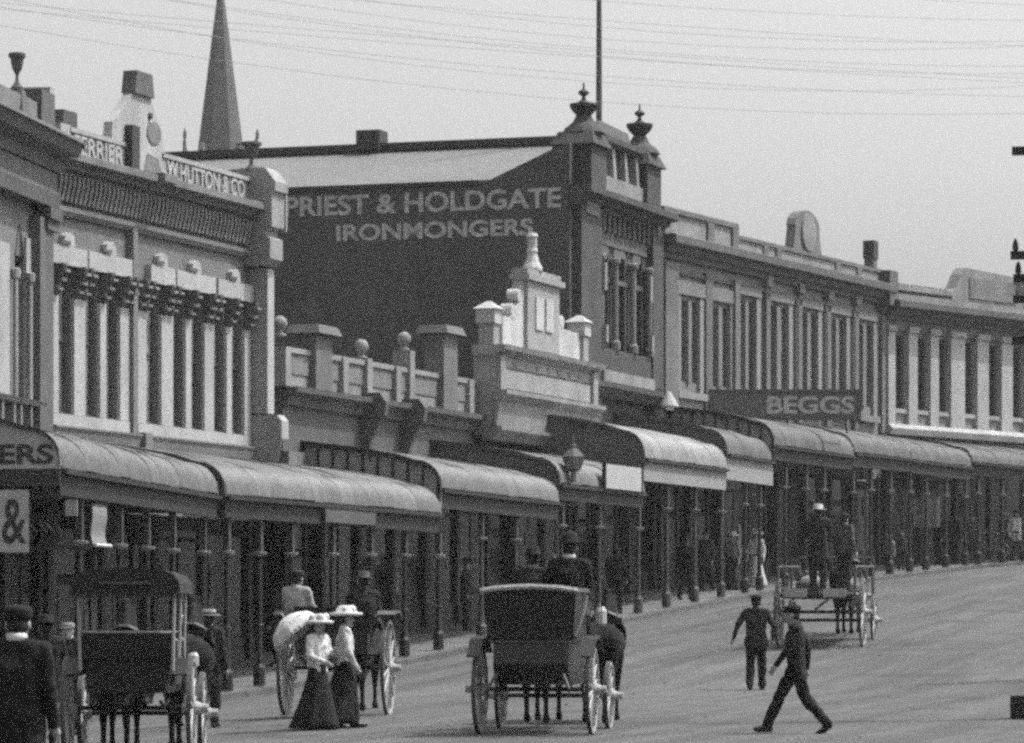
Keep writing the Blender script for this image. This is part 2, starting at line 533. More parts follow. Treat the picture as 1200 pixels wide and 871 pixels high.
def shopfront(B, x0, x1, ztop, bay=2.3, seed=0, dark=True):
    rnd = random.Random(seed)
    n = max(1, int(round((x1 - x0) / bay)))
    bw_ = (x1 - x0) / n
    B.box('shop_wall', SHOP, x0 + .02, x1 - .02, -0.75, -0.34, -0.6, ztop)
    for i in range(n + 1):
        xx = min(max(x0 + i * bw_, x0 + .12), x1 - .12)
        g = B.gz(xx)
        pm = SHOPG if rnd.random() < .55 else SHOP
        p = MB().box(xx - .11, xx + .11, -.03, .33, g - .3, ztop).build('pilaster', pm, B.root)
        MB().box(xx - .15, xx + .15, -.06, -.031, g + .02, g + .5).build('plinth', SHOP, p)
        MB().box(xx - .15, xx + .15, -.06, -.031, g + 2.9, g + 3.05).build('capital', CIG, p)
    for i in range(n):
        a, b = x0 + i * bw_ + .14, x0 + (i + 1) * bw_ - .14
        g = B.gz((a + b) / 2)
        if rnd.random() < .28:
            c = (a + b) / 2
            d = MB().box(c - .5, c + .5, .20, .26, g, g + 2.2).build('door', SHOP, B.root)
            MB().box(c - .36, c + .36, .19, .199, g + 1.0, g + 2.05).build('pane', GLASSD, d)
            MB().ball((c + .42, .17, g + 1.0), .035).build('handle', BRASS, d)
            for (p, q) in ((a, c - .52), (c + .52, b)):
                if q - p > .15:
                    f = MB().box(p, q, .12, .2, g, g + .6).build('shop_window', SHOPG, B.root)
                    MB().box(p, q, .12, .2, g + 2.75, ztop - .02).build('window_head', SHOPG, f)
                    MB().box(p, q, .15, .17, g + .6, g + 2.75).build('pane', GLASSD, f)
            MB().box(c - .5, c + .5, .2, .24, g + 2.26, ztop - .05).build('fanlight', GLASSD, B.root)
        else:
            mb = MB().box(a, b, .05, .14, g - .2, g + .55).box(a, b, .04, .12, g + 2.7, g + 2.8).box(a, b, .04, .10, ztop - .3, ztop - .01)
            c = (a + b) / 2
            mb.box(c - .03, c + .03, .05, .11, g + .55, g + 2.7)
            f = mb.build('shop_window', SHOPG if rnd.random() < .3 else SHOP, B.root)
            for (p, q) in ((a, c - .03), (c + .03, b)):
                MB().box(p, q, .07, .09, g + .55, g + 2.7).build('pane', GLASSD, f)
            MB().box(a, b, .07, .09, g + 2.8, ztop - .3).build('pane', GLASSD, f)
            for q in range(rnd.choice([0, 1, 2, 2, 3])):          # printed bills and goods pressed to the glass
                xx = a + (b - a) * (q * .3 + rnd.uniform(.04, .12)); zz = g + rnd.uniform(.7, 2.0)
                MB().box(xx, xx + rnd.uniform(.12, .3), .046, .064, zz, zz + rnd.uniform(.2, .9)).build('window_bill', rnd.choice([LIGHTC, WOODL, MIDC, MIDC, INSIDE, CIG]), f)

# ---- A: two-storey studio building with lettered parapet
A = Bld('studio_building', 'two-storey stucco building with white window jambs and lettered parapet, tall urn at its right end', 'building', L1, tA, L1.t(314, .44) + .36)
hA = lambda py: A.z(180, py)
xr = A.x(314, .44)                       # near face of the right-hand pier
zs0, zs1, zl0, zl1 = hA(513), hA(497), hA(333), hA(312)
zbase = hA(540)
jam = [(57, 64.5), (83, 96), (113.5, 120.5), (137, 148), (157.5, 167.5), (185.5, 199), (214, 220.5), (236, 247), (262, 268), (283, 290)]
wins = [(64.5, 83), (96, 113.5), (120.5, 137), (167.5, 185.5), (199, 214), (220.5, 236), (247, 262), (268, 283)]
ops = [(A.x(a), A.x(b), zs1, zl0) for a, b in wins]
ztopA = hA(211)
wall(A, WALLA, 0.02, A.L, zbase - .9, ztopA, ops, 14)
for i, (a, b) in enumerate(wins):
    window(A, A.x(a), A.x(b), zs1, zl0, fm=WOODG, gm=GLASSU, w=-.11)
jz0 = hA(498)
for (a, b) in jam:
    A.box('window_jamb', WHITE, A.x(a), A.x(b) - .005, 0, .075, jz0, zl0 - .6)
# white sill course
A.box('sill_course', WHITE, A.x(57), A.x(149), 0, .09, hA(511), hA(498.5))
A.box('sill_course', WHITE, A.x(157.5), A.x(290), 0, .09, hA(511), hA(498.5))
A.ext('string_course', TRIM, [(0, hA(530)), (.16, hA(530)), (.2, hA(518)), (.24, hA(514)), (.24, hA(512)), (0, hA(511.2))], .05, A.x(155))
A.ext('string_course', TRIM, [(0, hA(530)), (.16, hA(530)), (.2, hA(518)), (.24, hA(514)), (.24, hA(512)), (0, hA(511.2))], A.x(163), A.x(303))
A.box('string_block', TRIM, A.x(155) + .003, A.x(163) - .003, 0, .3, hA(530), hA(510))
# lintels with scroll ornaments
for (a, b) in ((53, 95), (97, 148), (170, 198.5), (200.5, 246), (249, 290)):
    o = A.box('lintel', WHITE, A.x(a), A.x(b), 0, .14, zl0 + .002, zl1)
    c = (A.x(a) + A.x(b)) / 2
    mb = MB().ext([(-.24, 0), (.24, 0), (.24, .06), (.2, .2), (.08, .27), (-.08, .27), (-.2, .2), (-.24, .06)], -.14, -.02, 'y')
    s_ = mb.build('scroll_ornament', WHITE, o); s_.location = (c, 0, zl1 + .002)
    MB().box(c - .42, c - .02, -.17, -.141, zl1 + .03, zl1 + .10).build('dark_notch', TRIMD, o)  # raised dark slab, its colour stands for the shade of a recessed notch
# console brackets: sub-pieces of carved stone
def bracket_mesh():
    mb = MB()
    mb.ext([(-.001, .0), (-.12, .02), (-.16, .1), (-.1, .2), (-.16, .3), (-.24, .42), (-.3, .55), (-.3, .6), (-.001, .6)], -.085, .085)
    return mb.mesh('bracket', TRIMD)
BRK = bracket_mesh()
for (a, b) in jam:
    c = (A.x(a) + A.x(b)) / 2
    wide = (b - a) > 9
    for dx in ((-.16, .16) if wide else (0,)):
        o = inst(BRK, 'bracket', A.root, (c + dx, 0, zl0 - .6))
        for (q0, q1, w0_, w1_) in ((.12, .17, .285, .35), (.28, .34, .19, .27), (.46, .51, .12, .2)):
            MB().box(-.10, .10, -w1_, -w0_, .6 - q1, .6 - q0).build('bracket_fillet', JAMB, o)
# mid pilaster, left pier, right pier with corbelled foot
A.box('pilaster', TRIM, A.x(148), A.x(148) + .22, 0, .16, hA(511), hA(275))
A.box('pilaster_edge', WHITE, A.x(148) + .221, A.x(148) + .27, 0, .12, hA(360), hA(300))  # white strip painted in for the pilaster's sunlit front
pz = [hA(545), hA(205)]
A.box('end_pier', WHITE, xr + .004, A.L - .01, 0, .44, A.z(318, 485, .44), A.z(318, 316, .44))
A.box('end_pier_side', TRIMS, xr - .03, xr, 0, .439, A.z(318, 485, .44), A.z(318, 316, .44))  # grey slab paints the shade on the white pier's near side
A.ext('pier_corbel', WHITE, [(0, A.z(325, 518)), (.62, A.z(325, 518)), (.76, A.z(325, 513, .8)), (.76, A.z(325, 492, .8)), (.66, A.z(325, 486, .7)), (0, A.z(325, 486, .7))], xr + .004, A.L + .02)
A.ext('pier_corbel_side', TRIMS, [(0, A.z(325, 560)), (.62, A.z(325, 560)), (.77, A.z(325, 515, .8)), (.75, A.z(325, 492, .8)), (.66, A.z(325, 487, .7)), (0, A.z(325, 487, .7))], xr - .03, xr)  # shaded near side of the corbel, put in as a grey slab
zc = A.z(318, 312, .44)
zt = A.z(310, 196, .5)
A.ext('pier_head', TRIMS, [(0, zc - .03), (.44, zc - .03), (.62, zc + .12), (.62, zc + .55), (.5, zc + .62), (.5, zc + .72), (.66, zc + .8), (.66, zt - .55), (.74, zt - .5), (.74, zt - .3), (.5, zt), (0, zt), (-.6, zt - .05), (-.6, zc)], xr - .32, A.L + .04)  # grey of the head's shaded side is set by colour
A.box('pier_face', WHITE, A.L + .043, A.L + .10, -.2, .70, zc + .75, zt - .52)  # white slab painted as the sunlit part of the pier head
urn(A, TRIMD, xr - .15, .12, zt - .06, .62, .95)
# cornice, corbel table, frieze
zcb = hA(234)
for (a, b) in ((.03, A.x(158)), (A.x(172), xr - .32)):
    cornice(A, TRIM, a, b, zcb, ztopA, .52)
cornice(A, TRIM, A.x(158) + .004, A.x(172) - .004, zcb - .02, ztopA + .03, .66, 'cornice_break')
A.box('corbel_backing', TRIMD, .04, xr - .33, 0, .07, hA(266), zcb - .004)
cb = MB().ext([(0, 0), (-.12, 0), (-.14, .1), (-.20, .34), (-.20, .50), (0, .50)], -.045, .045).mesh('corbel', TRIM)
n = int((xr - .5) / .2)
for i in range(n):
    inst(cb, 'corbel', A.root, (.2 + i * .2, -.07, zcb - .504))
A.ext('frieze_band', TRIM, [(0, hA(278)), (.08, hA(278)), (.14, hA(273)), (.14, hA(268)), (.06, hA(266)), (0, hA(266))], .03, xr - .02)
# parapet with cut lettering and name pediment
zp = hA(184)
for nm, (a, b), s_ in (('FERRIER', (79, 139), 'FERRIER'), ('W.HUTTON & CO', (188, 281), 'W.HUTTON & CO')):
    o = A.box('parapet_panel', TRIM, A.x(a) - .15, A.x(b) + .2, -.1, .12, ztopA + .002, zp)
    A.box('parapet_coping', PALE, A.x(a) - .2, A.x(b) + .25, -.14, .17, zp + .002, zp + .09, o)
    M = Matrix.Translation((A.x(a), -.135, ztopA + .08)) @ Matrix.Rotation(R(90), 4, 'X')
    text(s_, (zp - ztopA) * .78, WHITE, o, M, width=A.x(b) - A.x(a) - .1, offset=.006)
A.box('parapet_end', PALE, A.x(63), A.x(79) - .16, -.14, .15, ztopA + .002, zp + .12)
xa, xb = A.x(138), A.x(187)
zt2, zt1 = A.z(157, 85), A.z(157, 112)
xc = (A.x(146) + A.x(170)) / 2
pz_ = lambda px, py: (A.x(px), A.z(157, py))
mb = MB().ext([(A.x(121), ztopA), (A.x(189), ztopA), pz_(187.5, 178), pz_(184, 160), pz_(178, 138), pz_(170, 112), pz_(148, 112), pz_(141, 126), pz_(131, 143), pz_(125, 152)], -.13, .06, 'y')
ped = mb.build('pediment', PALE, A.root)
MB().ext([(A.x(147.5), zt1 + .003), (A.x(170.5), zt1 + .003), (A.x(168), zt2), (A.x(150), zt2)], -.2, .1, 'y').build('pediment_cap', TRIMD, ped)
MB().lathe([(.01, -.02), (.55, -.02), (.55, .02), (.01, .02)], (0, 0, 0), 20).build('oval_shield', TRIM, ped, loc=(A.x(173), -.135, A.z(157, 152)), rot=(R(90), 0, 0), scale=(.62, .42, 1))
MB().ball((A.x(168), -.13, A.z(157, 133)), .08).build('rosette', TRIMD, ped)
mb = MB().ext([(-.5, 0), (.35, 0), (.2, .3), (-.3, .36)], -.16, -.133, 'y')
mb.build('foliage_carving', TRIM, ped, loc=(A.x(173), 0, ztopA + .1))
A.box('chimney_flue', LEAD, A.x(139), A.x(139) + .36, .14, .3, ztopA + .01, A.z(143, 148))
A.box('chimney_stack', TRIMD, A.x(121) + .3, A.x(121) + .95, -1.6, -1.0, ztopA + .01, A.z(128, 147, -1.2))
shopfront(A, .1, A.L - .2, 3.6, 2.4, 3)

# ---- Z: building at the left edge, turned with the bend of the street
Zb = Bld('corner_shop_building', 'dark two-storey building cut by the left edge with heavy cornice and urn', 'building', L0, -13.0, -0.03)
hz = lambda px, py, w=0.0: Zb.z(px, py, w)
zct = hz(40, 142, .5)
zcm = hz(40, 190, .3)
zw1 = hz(40, 262)
x52 = Zb.L
ops = [(Zb.x(17), Zb.x(27.5), hz(20, 470), hz(20, 300))]
wall(Zb, TRIM, 0, Zb.L, hz(40, 560), zcm, ops, 12)
window(Zb, *ops[0], fm=TRIMD, gm=GLASS)
# pointed window heads
mb = MB().ext([(Zb.x(17), hz(20, 300)), (Zb.x(27.5), hz(20, 300)), (Zb.x(25), hz(20, 278)), (Zb.x(22), hz(20, 262)), (Zb.x(19.5), hz(20, 278))], -.02, .1, 'y')
mb.build('window_head', GLASS, Zb.root)
for (a, b) in ((-14, 8.5), (28, 38)):
    Zb.box('pale_panel', PALE, Zb.x(a), Zb.x(b), 0, .05, hz(20, 470), hz(20, 275 if a > 0 else 290))
for px in (12, 29):
    mb = MB().lathe([(.05, 0), (.05, 2.2), (.09, 2.25), (.1, 2.4), (.05, 2.42)], (Zb.x(px), -.1, hz(20, 470)), 8)
    mb.build('window_colonnette', PALE, Zb.root)
Zb.ext('balcony_rail', TRIM, [(0, hz(20, 474)), (.2, hz(20, 474)), (.25, hz(20, 468)), (0, hz(20, 466))], 0, Zb.x(41))
for px in (-8, 6, 14, 26, 37):
    Zb.box('balcony_baluster', TRIM if px != 37 else PALE, Zb.x(px), Zb.x(px) + .12, 0, .17, hz(20, 502), hz(20, 474.5))
pz0, pz1 = hz(45, 520), hz(45, 258)
Zb.box('end_pilaster', TRIMD, Zb.x(40, .1), Zb.L - .12, 0, .22, pz0, pz1)
Zb.box('pilaster_lit_strip', WHITE, Zb.L - .115, Zb.L - .02, .05, .15, pz0, pz1 - .3)  # white bar stands for the sunlit front edge of the end pilaster
mb = MB().box(Zb.x(40) - .05, Zb.L + .1, -.34, -.0, pz1, pz1 + .22).box(Zb.x(40), Zb.L + .05, -.28, 0, pz1 - .2, pz1 - .003)
mb.build('pilaster_capital', TRIMD, Zb.root)
Zb.ext('entablature', TRIMD, [(0, pz1 + .23), (.3, pz1 + .23), (.34, pz1 + .5), (.26, pz1 + .55), (.26, zcm - .02), (0, zcm - .02)], 0, Zb.L)
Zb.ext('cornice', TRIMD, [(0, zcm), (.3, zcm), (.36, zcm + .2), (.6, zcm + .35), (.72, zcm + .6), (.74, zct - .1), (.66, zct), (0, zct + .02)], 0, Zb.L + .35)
zpt = hz(20, 103)
Zb.box('parapet_block', TRIM, Zb.x(-30), Zb.L - .35, -.35, .12, zct + .03, hz(40, 122))
Zb.box('parapet_block', TRIMD, Zb.L - .9, Zb.L + .05, -.6, .2, zct + .025, hz(52, 112))
Zb.box('parapet_cap', PALE, Zb.L + .055, Zb.L + .35, -.5, .1, zct + .03, hz(64, 108))
urn(Zb, TRIMD, Zb.x(20), .0, hz(20, 106), hz(20, 63) - hz(20, 106), .62)
MB().hexa([(Zb.x(20) - .35, -.22, zct + .03), (Zb.x(20) + .35, -.22, zct + .03), (Zb.x(20) + .35, .22, zct + .03), (Zb.x(20) - .35, .22, zct + .03)], [(Zb.x(20) - .12, -.12, hz(20, 106)), (Zb.x(20) + .12, -.12, hz(20, 106)), (Zb.x(20) + .12, .12, hz(20, 106)), (Zb.x(20) - .12, .12, hz(20, 106))]).build('urn_pedestal', TRIMD, Zb.root)
shopfront(Zb, .1, Zb.L - .2, 3.5, 2.4, 11)

BALL = [(.2, 0), (.2, .06), (.1, .1), (.09, .16), (.17, .22), (.23, .34), (.24, .42), (.2, .54), (.1, .62), (.02, .64)]
# ---- B: low shop row with a white pediment
tB0, tB1 = L1.t(323) + .4, L1.t(672) - .04
B = Bld('low_shop_row', 'single-storey cement shop row with ball finials and white stepped pediment', 'building', L1, tB0, tB1)
hb = lambda py, px=430: B.z(px, py)
zB = hb(468)
wall(B, CEMW, 0.01, B.L, 3.9, zB, [], 9)
x577 = B.x(577, .5)
B.ext('cornice', TRIMD, [(0, zB - .42), (.1, zB - .4), (.14, zB - .2), (.34, zB - .12), (.36, zB), (0, zB)], .02, x577 - .02)
zpa = hb(424)
B.box('parapet', CEML, .02, x577 - .05, -.18, .06, zB + .003, zpa - .12)
B.box('parapet_panel', CEMD, .03, x577 - .06, .061, .09, zB + .3, zpa - .13)
B.box('coping', CEML, .02, x577 - .04, -.24, .14, zpa - .118, zpa)
for (px, big) in ((332, 0), (365, 1), (400, 0), (428, 2), (462, 0), (478, 2), (515, 1), (548, 0), (560, 0)):
    xx = B.x(px, .1)
    if big == 1:
        zt_ = B.z(px + 15, 392, .3)
        p = B.box('parapet_pier', CEM, xx - .1, xx + .9, -.25, .25, zB + .004, zt_ - .02)
        MB().hexa([(xx - .3, -.42, zt_ + .002), (xx + 1.1, -.42, zt_ + .002), (xx + 1.1, .42, zt_ + .002), (xx - .3, .42, zt_ + .002)],
                  [(xx - .2, -.34, zt_ + .2), (xx + 1.0, -.34, zt_ + .2), (xx + 1.0, .34, zt_ + .2), (xx - .2, .34, zt_ + .2)]).build('pier_cap', CEM, p)
        MB().box(xx - .16, xx + .96, -.31, .31, zt_ - .018, zt_).build('pier_neck', TRIMD, p)
    else:
        h_ = zpa + ((.05 if px < 450 else .42) if big else -.02)
        p = B.box('parapet_pier', CEML, xx - .1, xx + .22, -.25, .2, zB + .004, h_)
        if big:
            zz = h_
            MB().lathe([(r * .7, q * .7) for r, q in BALL], (xx + .06, .02, zz + .002), 12).build('ball_finial', CEML, p, smooth=True)
MB().lathe([(r * .7, q * .7) for r, q in BALL], (B.x(327) + .1, .02, zpa + .22), 12).build('ball_finial', CEML, B.root, smooth=True)
for px in (440, 486):        # scrolled ends of the cornice
    xx = B.x(px, .4)
    MB().ext([(0, zB - .5), (-.62, zB - .42), (-.66, zB - .1), (-.5, zB + .12), (0, zB + .12)], xx, xx + .22).build('cornice_scroll', TRIMD, B.root)
    MB().ext([(0, zB - 1.6), (-.12, zB - 1.6), (-.3, zB - .9), (-.5, zB - .52), (0, zB - .52)], xx + .03, xx + .19).build('console', TRIMD, B.root)
# pediment section, standing forward of the wall
PED0 = set(B.root.children)
x697 = B.L
zq0, zq1 = B.z(630, 466, .5), B.z(630, 415, .5)
B.box('pediment_base', STONEG, x577, x697, -.29, .3, zB - .5, zq1 - .25)
B.box('name_panel', STONEG, x577 + .3, x697 - .3, .302, .33, zq0 + .08, zq0 + .55)
B.box('name_band', STONEG, x577 + .25, x697 - .25, .302, .34, zq0 + .6, zq1 - .30)
for i in range(9):
    xx = x577 + .5 + i * (x697 - x577 - 1.0) / 8
    B.box('raised_letter_block', TRIM, xx - .16, xx + .12, .341, .36, zq0 + .66, zq1 - .36)
B.ext('pediment_cornice', STONEG, [(.31, zq1 - .25), (.36, zq1 - .2), (.56, zq1 - .12), (.6, zq1), (-.3, zq1), (-.3, zq1 - .25)], x577 - .12, x697 + .1)
for xx in (x577 + .02, x697 - .42):
    B.box('panel_pier', STONEG, xx, xx + .4, .303, .42, zq0 - .1, zq1 - .26)
B.ext('cove', CEML, [(.3, zq0 - .9), (.34, zq0 - .9), (.42, zq0 - .3), (.62, zq0 - .1), (.62, zq0), (.3, zq0)], x577 - .1, x697 + .05)
B.ext('lower_cornice', CEMD, [(0, zq0 - 1.25), (.3, zq0 - 1.25), (.5, zq0 - 1.0), (.5, zq0 - .91), (0, zq0 - .91)], x577 - .15, x697 + .02)
for xx in (x577 + .1, x697 - .62):
    zc_ = zq1 + (.55 if xx < x697 - 2 else .75)
    p = B.box('corner_block', STONEG, xx, xx + .42, -.2, .2, zq1 + .003, zc_)
    B.box('corner_head', STONE, xx - .06, xx + .48, -.25, .25, zc_ + .002, zc_ + .36, p)
    MB().hexa([(xx - .12, -.32, zc_ + .362), (xx + .54, -.32, zc_ + .362), (xx + .54, .32, zc_ + .362), (xx - .12, .32, zc_ + .362)],
              [(xx + .17, -.05, zc_ + .56), (xx + .25, -.05, zc_ + .56), (xx + .25, .05, zc_ + .56), (xx + .17, .05, zc_ + .56)]).build('corner_cap', STONE, p)
xq0, xq1 = B.x(617, .5), B.x(657, .5)
cx_ = (xq0 + xq1) / 2
hw_ = (xq1 - xq0) / 2
zk = B.z(640, 320, .5)
H_ = zk - zq1
xl, xr_ = x577 + .6, x697 - .6
lw = max(xl, cx_ - hw_ - 1.6)
rs = [(cx_ + hw_ + .62 * (1 - f) ** 2.2, zq1 + .82 + (H_ * .86 - .82) * f) for f in np.linspace(0, 1, 8)]
ls = [(cx_ - hw_ - 1.0 * (1 - f) ** 2.2, zq1 + .82 + (H_ * .86 - .82) * f) for f in np.linspace(1, 0, 8)]
mb = MB().ext([(lw, zq1 + .003), (xr_, zq1 + .003), (xr_, zq1 + .8)] + rs + ls + [(lw, zq1 + .8)], -.1, .18, 'y')
pd = mb.build('pediment_wall', STONE, B.root)
MB().box(cx_ - hw_ + .1, cx_ + hw_ - .1, -.2, -.103, zq1 + .1, zq1 + H_ * .86).build('pediment_aedicule', STONEG, pd)
for dx in (-.42, .42):
    MB().box(cx_ + dx - .3, cx_ + dx + .3, -.24, -.202, zq1 + .62, zq1 + H_ * .68).build('niche_panel', STONE, pd)
MB().box(cx_ - hw_ - .08, cx_ + hw_ + .08, -.3, .24, zq1 + H_ * .86 + .002, zq1 + H_ * .93).box(cx_ - hw_ + .02, cx_ + hw_ - .02, -.22, .2, zq1 + H_ * .93 + .001, zk).build('pediment_top', STONEG, pd)
MB().lathe([(.28, 0), (.28, .08), (.2, .22), (.13, .45), (.16, .52), (.13, .6), (.14, .86), (.17, .9), (.12, .98), (.04, 1.0)], (cx_ - .35, 0, zk + .002), 10).build('pediment_finial', STONE, pd)
for (dx, dz, r) in ((-hw_ - .78, .98, .2), (-hw_ - .28, 1.42, .17), (hw_ + .42, 1.0, .17)):
    MB().lathe([(.01, -.16), (r, -.16), (r, .14), (.01, .14)], (0, 0, 0), 14).build('volute', STONE, pd, loc=(cx_ + dx, .03, zq1 + dz), rot=(R(90), 0, 0))
for o_ in B.root.children:
    if o_ not in PED0:
        o_.location.y -= .3
shopfront(B, .1, B.L - .2, 3.85, 2.2, 23)
B.box('shop_frieze', CEM, 0.02, B.L, -.05, .14, 3.86, 4.5)

# ---- C: ironmongers, tall dark building with painted side wall
tC0, tC1 = L1.t(672), L1.t(770)
C = Bld('ironmonger_building', 'tall dark ironmonger building with painted side wall, urn finials and flagpole', 'building', L1, tC0, tC1)
hc = lambda py, px=715, w=0.0: C.z(px, py, w)
zco = hc(232)
zra = C.z(672, 168)
ops = [(C.x(a), C.x(b), hc(410), hc(300)) for a, b in ((701, 712), (718, 732), (740, 752))]
wall(C, BRICKC, 0, C.L, 3.9, zco, ops, .6)
for o_ in ops:
    window(C, *o_, fm=WOODD, gm=GLASS)
for i, o_ in enumerate(ops):
    a, b, z_ = o_[0], o_[1], o_[3]
    mb = MB().ext([(a, z_ + .002), (b, z_ + .002), (b, z_ + .12), (a * .2 + b * .8, z_ + .32), ((a + b) / 2, z_ + .42), (a * .8 + b * .2, z_ + .32), (a, z_ + .12)], -.03, .05, 'y')
    mb.build('window_arch', GLASS, C.root)
for px in (698.5, 715, 736, 755):
    xx = C.x(px)
    big = px in (698.5, 755)
    mb = MB().lathe([(.16, 0), (.16, .2), (.1, .26), (.1, 2.3), (.17, 2.4), (.17, 2.5), (.1, 2.55)], (xx, -.14, hc(410)), 10)
    mb.build('window_column', TRIM, C.root)
C.box('transom', TRIMD, C.x(700), C.x(753), -.1, .03, hc(332), hc(326))
C.box('balcony_panel', ATTICD, C.x(697), C.x(755), .001, .2, hc(436), hc(411))
C.box('balcony_sill', CEML, C.x(696), C.x(756), .001, .3, hc(450), hc(437))
C.ext('string_course', ATTICD, [(0, hc(470)), (.3, hc(468)), (.5, hc(458)), (.5, hc(452)), (0, hc(451))], -.02, C.L)
for (a, b) in ((672.5, 697), (757, 769)):
    C.box('corner_pier', BRICKC, C.x(a), C.x(b), .001, .22, 4.0, zco - .5)
    C.box('pier_emblem', TRIM, C.x(a) + .35, C.x(b) - .35, .221, .27, hc(262), hc(246))
for px in (698, 752):
    C.box('carved_panel', CEML, C.x(px) - .08, C.x(px) + .12, .221, .3, hc(345), hc(313))
    C.box('carved_panel', CEML, C.x(px) - .08, C.x(px) + .12, .221, .34, hc(405), hc(385))
C.box('frieze_panel', TRIMD, C.x(698), C.x(754), .001, .1, hc(290), hc(258))
for i in range(10):
    xx = C.x(700) + i * (C.x(752) - C.x(700)) / 9
    C.box('dentil', BRICKC, xx - .1, xx + .1, .101, .22, hc(275), hc(256))
cornice(C, ATTICD, -.3, C.L + .15, hc(254), zco, .6)
# attic
za = hc(212)
zb_ = hc(176)
C.box('attic_sill', CEML, C.x(697), C.x(757), -.1, .3, zco + .003, za)
C.box('attic_panel', ATTICD, C.x(697), C.x(757), -.6, .02, za + .002, zb_)
for px in (699, 711, 725, 738, 751):
    xx = C.x(px)
    MB().hexa([(xx - .14, -.26, za + .003), (xx + .14, -.26, za + .003), (xx + .14, -.03, za + .003), (xx - .14, -.03, za + .003)],
              [(xx - .09, -.2, zb_ - .02), (xx + .09, -.2, zb_ - .02), (xx + .09, -.03, zb_ - .02), (xx - .09, -.03, zb_ - .02)]).build('attic_baluster', CEML, C.root)
C.ext('attic_cornice', ATTICD, [(-.62, zb_ + .002), (.22, zb_ + .002), (.34, zb_ + .1), (.34, zb_ + .25), (-.62, zb_ + .3)], C.x(696), C.x(750))
zc3 = hc(150)
MB().ext([(C.x(697), zb_ + .31), (C.x(736), zb_ + .31), (C.x(732), zb_ + .6), (C.x(728), zb_ + .62), (C.x(727), zc3), (C.x(700), zc3 + .05), (C.x(697), zb_ + .6)], -.1, .5, 'y').build('attic_crest', CEM, C.root)
FIN = [(.3, 0), (.3, .05), (.12, .12), (.1, .3), (.16, .4), (.42, .72), (.5, .9), (.5, 1.0), (.42, 1.02), (.3, 1.0), (.2, 1.08), (.08, 1.2), (.06, 1.32), (.18, 1.42), (.2, 1.5), (.12, 1.58), (.04, 1.64), (.03, 1.9)]
for (px, yt, yb, y0) in ((684, 97, 150, 158), (749.5, 122, 172, 182)):
    xx = C.x(px)
    zf0, zf1 = C.z(px, yb), C.z(px, yt)
    p = C.box('attic_pier', ATTICD, xx - .62, xx + .75, -.7, .42, zco + .003, C.z(px, y0 + 14))
    zz = C.z(px, y0 + 14)
    MB().hexa([(xx - .78, -.55, zz + .002), (xx + .9, -.55, zz + .002), (xx + .9, .7, zz + .002), (xx - .78, .7, zz + .002)],
              [(xx - .55, -.4, zz + .36), (xx + .6, -.4, zz + .36), (xx + .6, .55, zz + .36), (xx - .55, .55, zz + .36)]).build('pier_hood', ATTICD, p)
    MB().lathe([(.6, 0), (.5, .15), (.3, .3), (.2, .5)], (xx, 0, zz + .362), 12).build('pier_dome', ATTICD, p)
    sc_ = (zf1 - zf0) / 1.9
    MB().lathe([(r * sc_ * 1.2, q * sc_) for r, q in FIN], (xx, 0, zf0), 14).build('finial', CI, p)
MB().lathe([(.09, 0), (.085, 3), (.05, 9.5), (.02, 9.6)], (C.x(702, -.9), .9, zb_ - 1), 8).build('flagpole', CIG, C.root)
# side wall (faces the camera), perpendicular to the street
WY = 19.0
ze_, zr_ = C.z(672, 212), zra
def ydepth(px):            # distance back along the side wall for a pixel column
    X0, Y0 = L1.pt(tC0); nx_, ny_ = -L1.n[0], -L1.n[1]
    k = (px - CX) / FPX
    return (k * Y0 - X0) / (nx_ - k * ny_)
y1_, y2_ = ydepth(641), ydepth(566)
X0, Y0 = L1.pt(tC0)
def sz(px, py):
    y = ydepth(px); Yd = Y0 - L1.n[1] * y
    return EYE + (HY - py) / FPX * Yd - C.z0
zw_hi, zw_lo = sz(660, 168), sz(450, 222)
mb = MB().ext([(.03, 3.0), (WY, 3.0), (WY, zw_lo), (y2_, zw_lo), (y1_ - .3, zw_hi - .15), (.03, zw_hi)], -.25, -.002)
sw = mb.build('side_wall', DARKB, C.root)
MB().ext([(y2_, zw_lo), (WY, zw_lo), (WY, zw_lo + .12), (y2_, zw_lo + .12)], -.32, -.251).build('gutter', LEAD, sw)
rb = MB().ext([(.61, 3.0), (WY, 3.0), (WY, zw_lo - .1), (.61, zw_lo - .1)], .02, C.L).build('rear_wall', DARKB, C.root)
Yr = Y0 - L1.n[1] * ydepth(400) + 4.2 * L1.d[1]
zrid = EYE + (HY - 178) / FPX * Yr - C.z0
rf = MB().hexa([(-.2, y2_ - 2.0, zw_lo + .05), (-.2, WY, zw_lo + .05), (4.2, WY, zrid - .06), (4.2, .7, zrid - .06)],
          [(-.2, y2_ - 2.0, zw_lo + .13), (-.2, WY, zw_lo + .13), (4.2, WY, zrid + .02), (4.2, .7, zrid + .02)]).build('roof', ROOFP, C.root)
MB().hexa([(4.2, .7, zrid - .06), (4.2, WY, zrid - .06), (8.6, WY, zw_lo + .05), (8.6, .7, zw_lo + .05)],
          [(4.2, .7, zrid + .02), (4.2, WY, zrid + .02), (8.6, WY, zw_lo + .13), (8.6, .7, zw_lo + .13)]).build('roof', ROOFP, C.root)
MB().box(4.0, 4.45, .3, WY + .2, zrid + .03, zrid + .24).build('ridge_capping', LEAD, rf)
MB().box(3.9, 4.6, ydepth(386) , ydepth(358), zrid + .05, zrid + .62).build('ridge_ventilator', LEAD, rf)
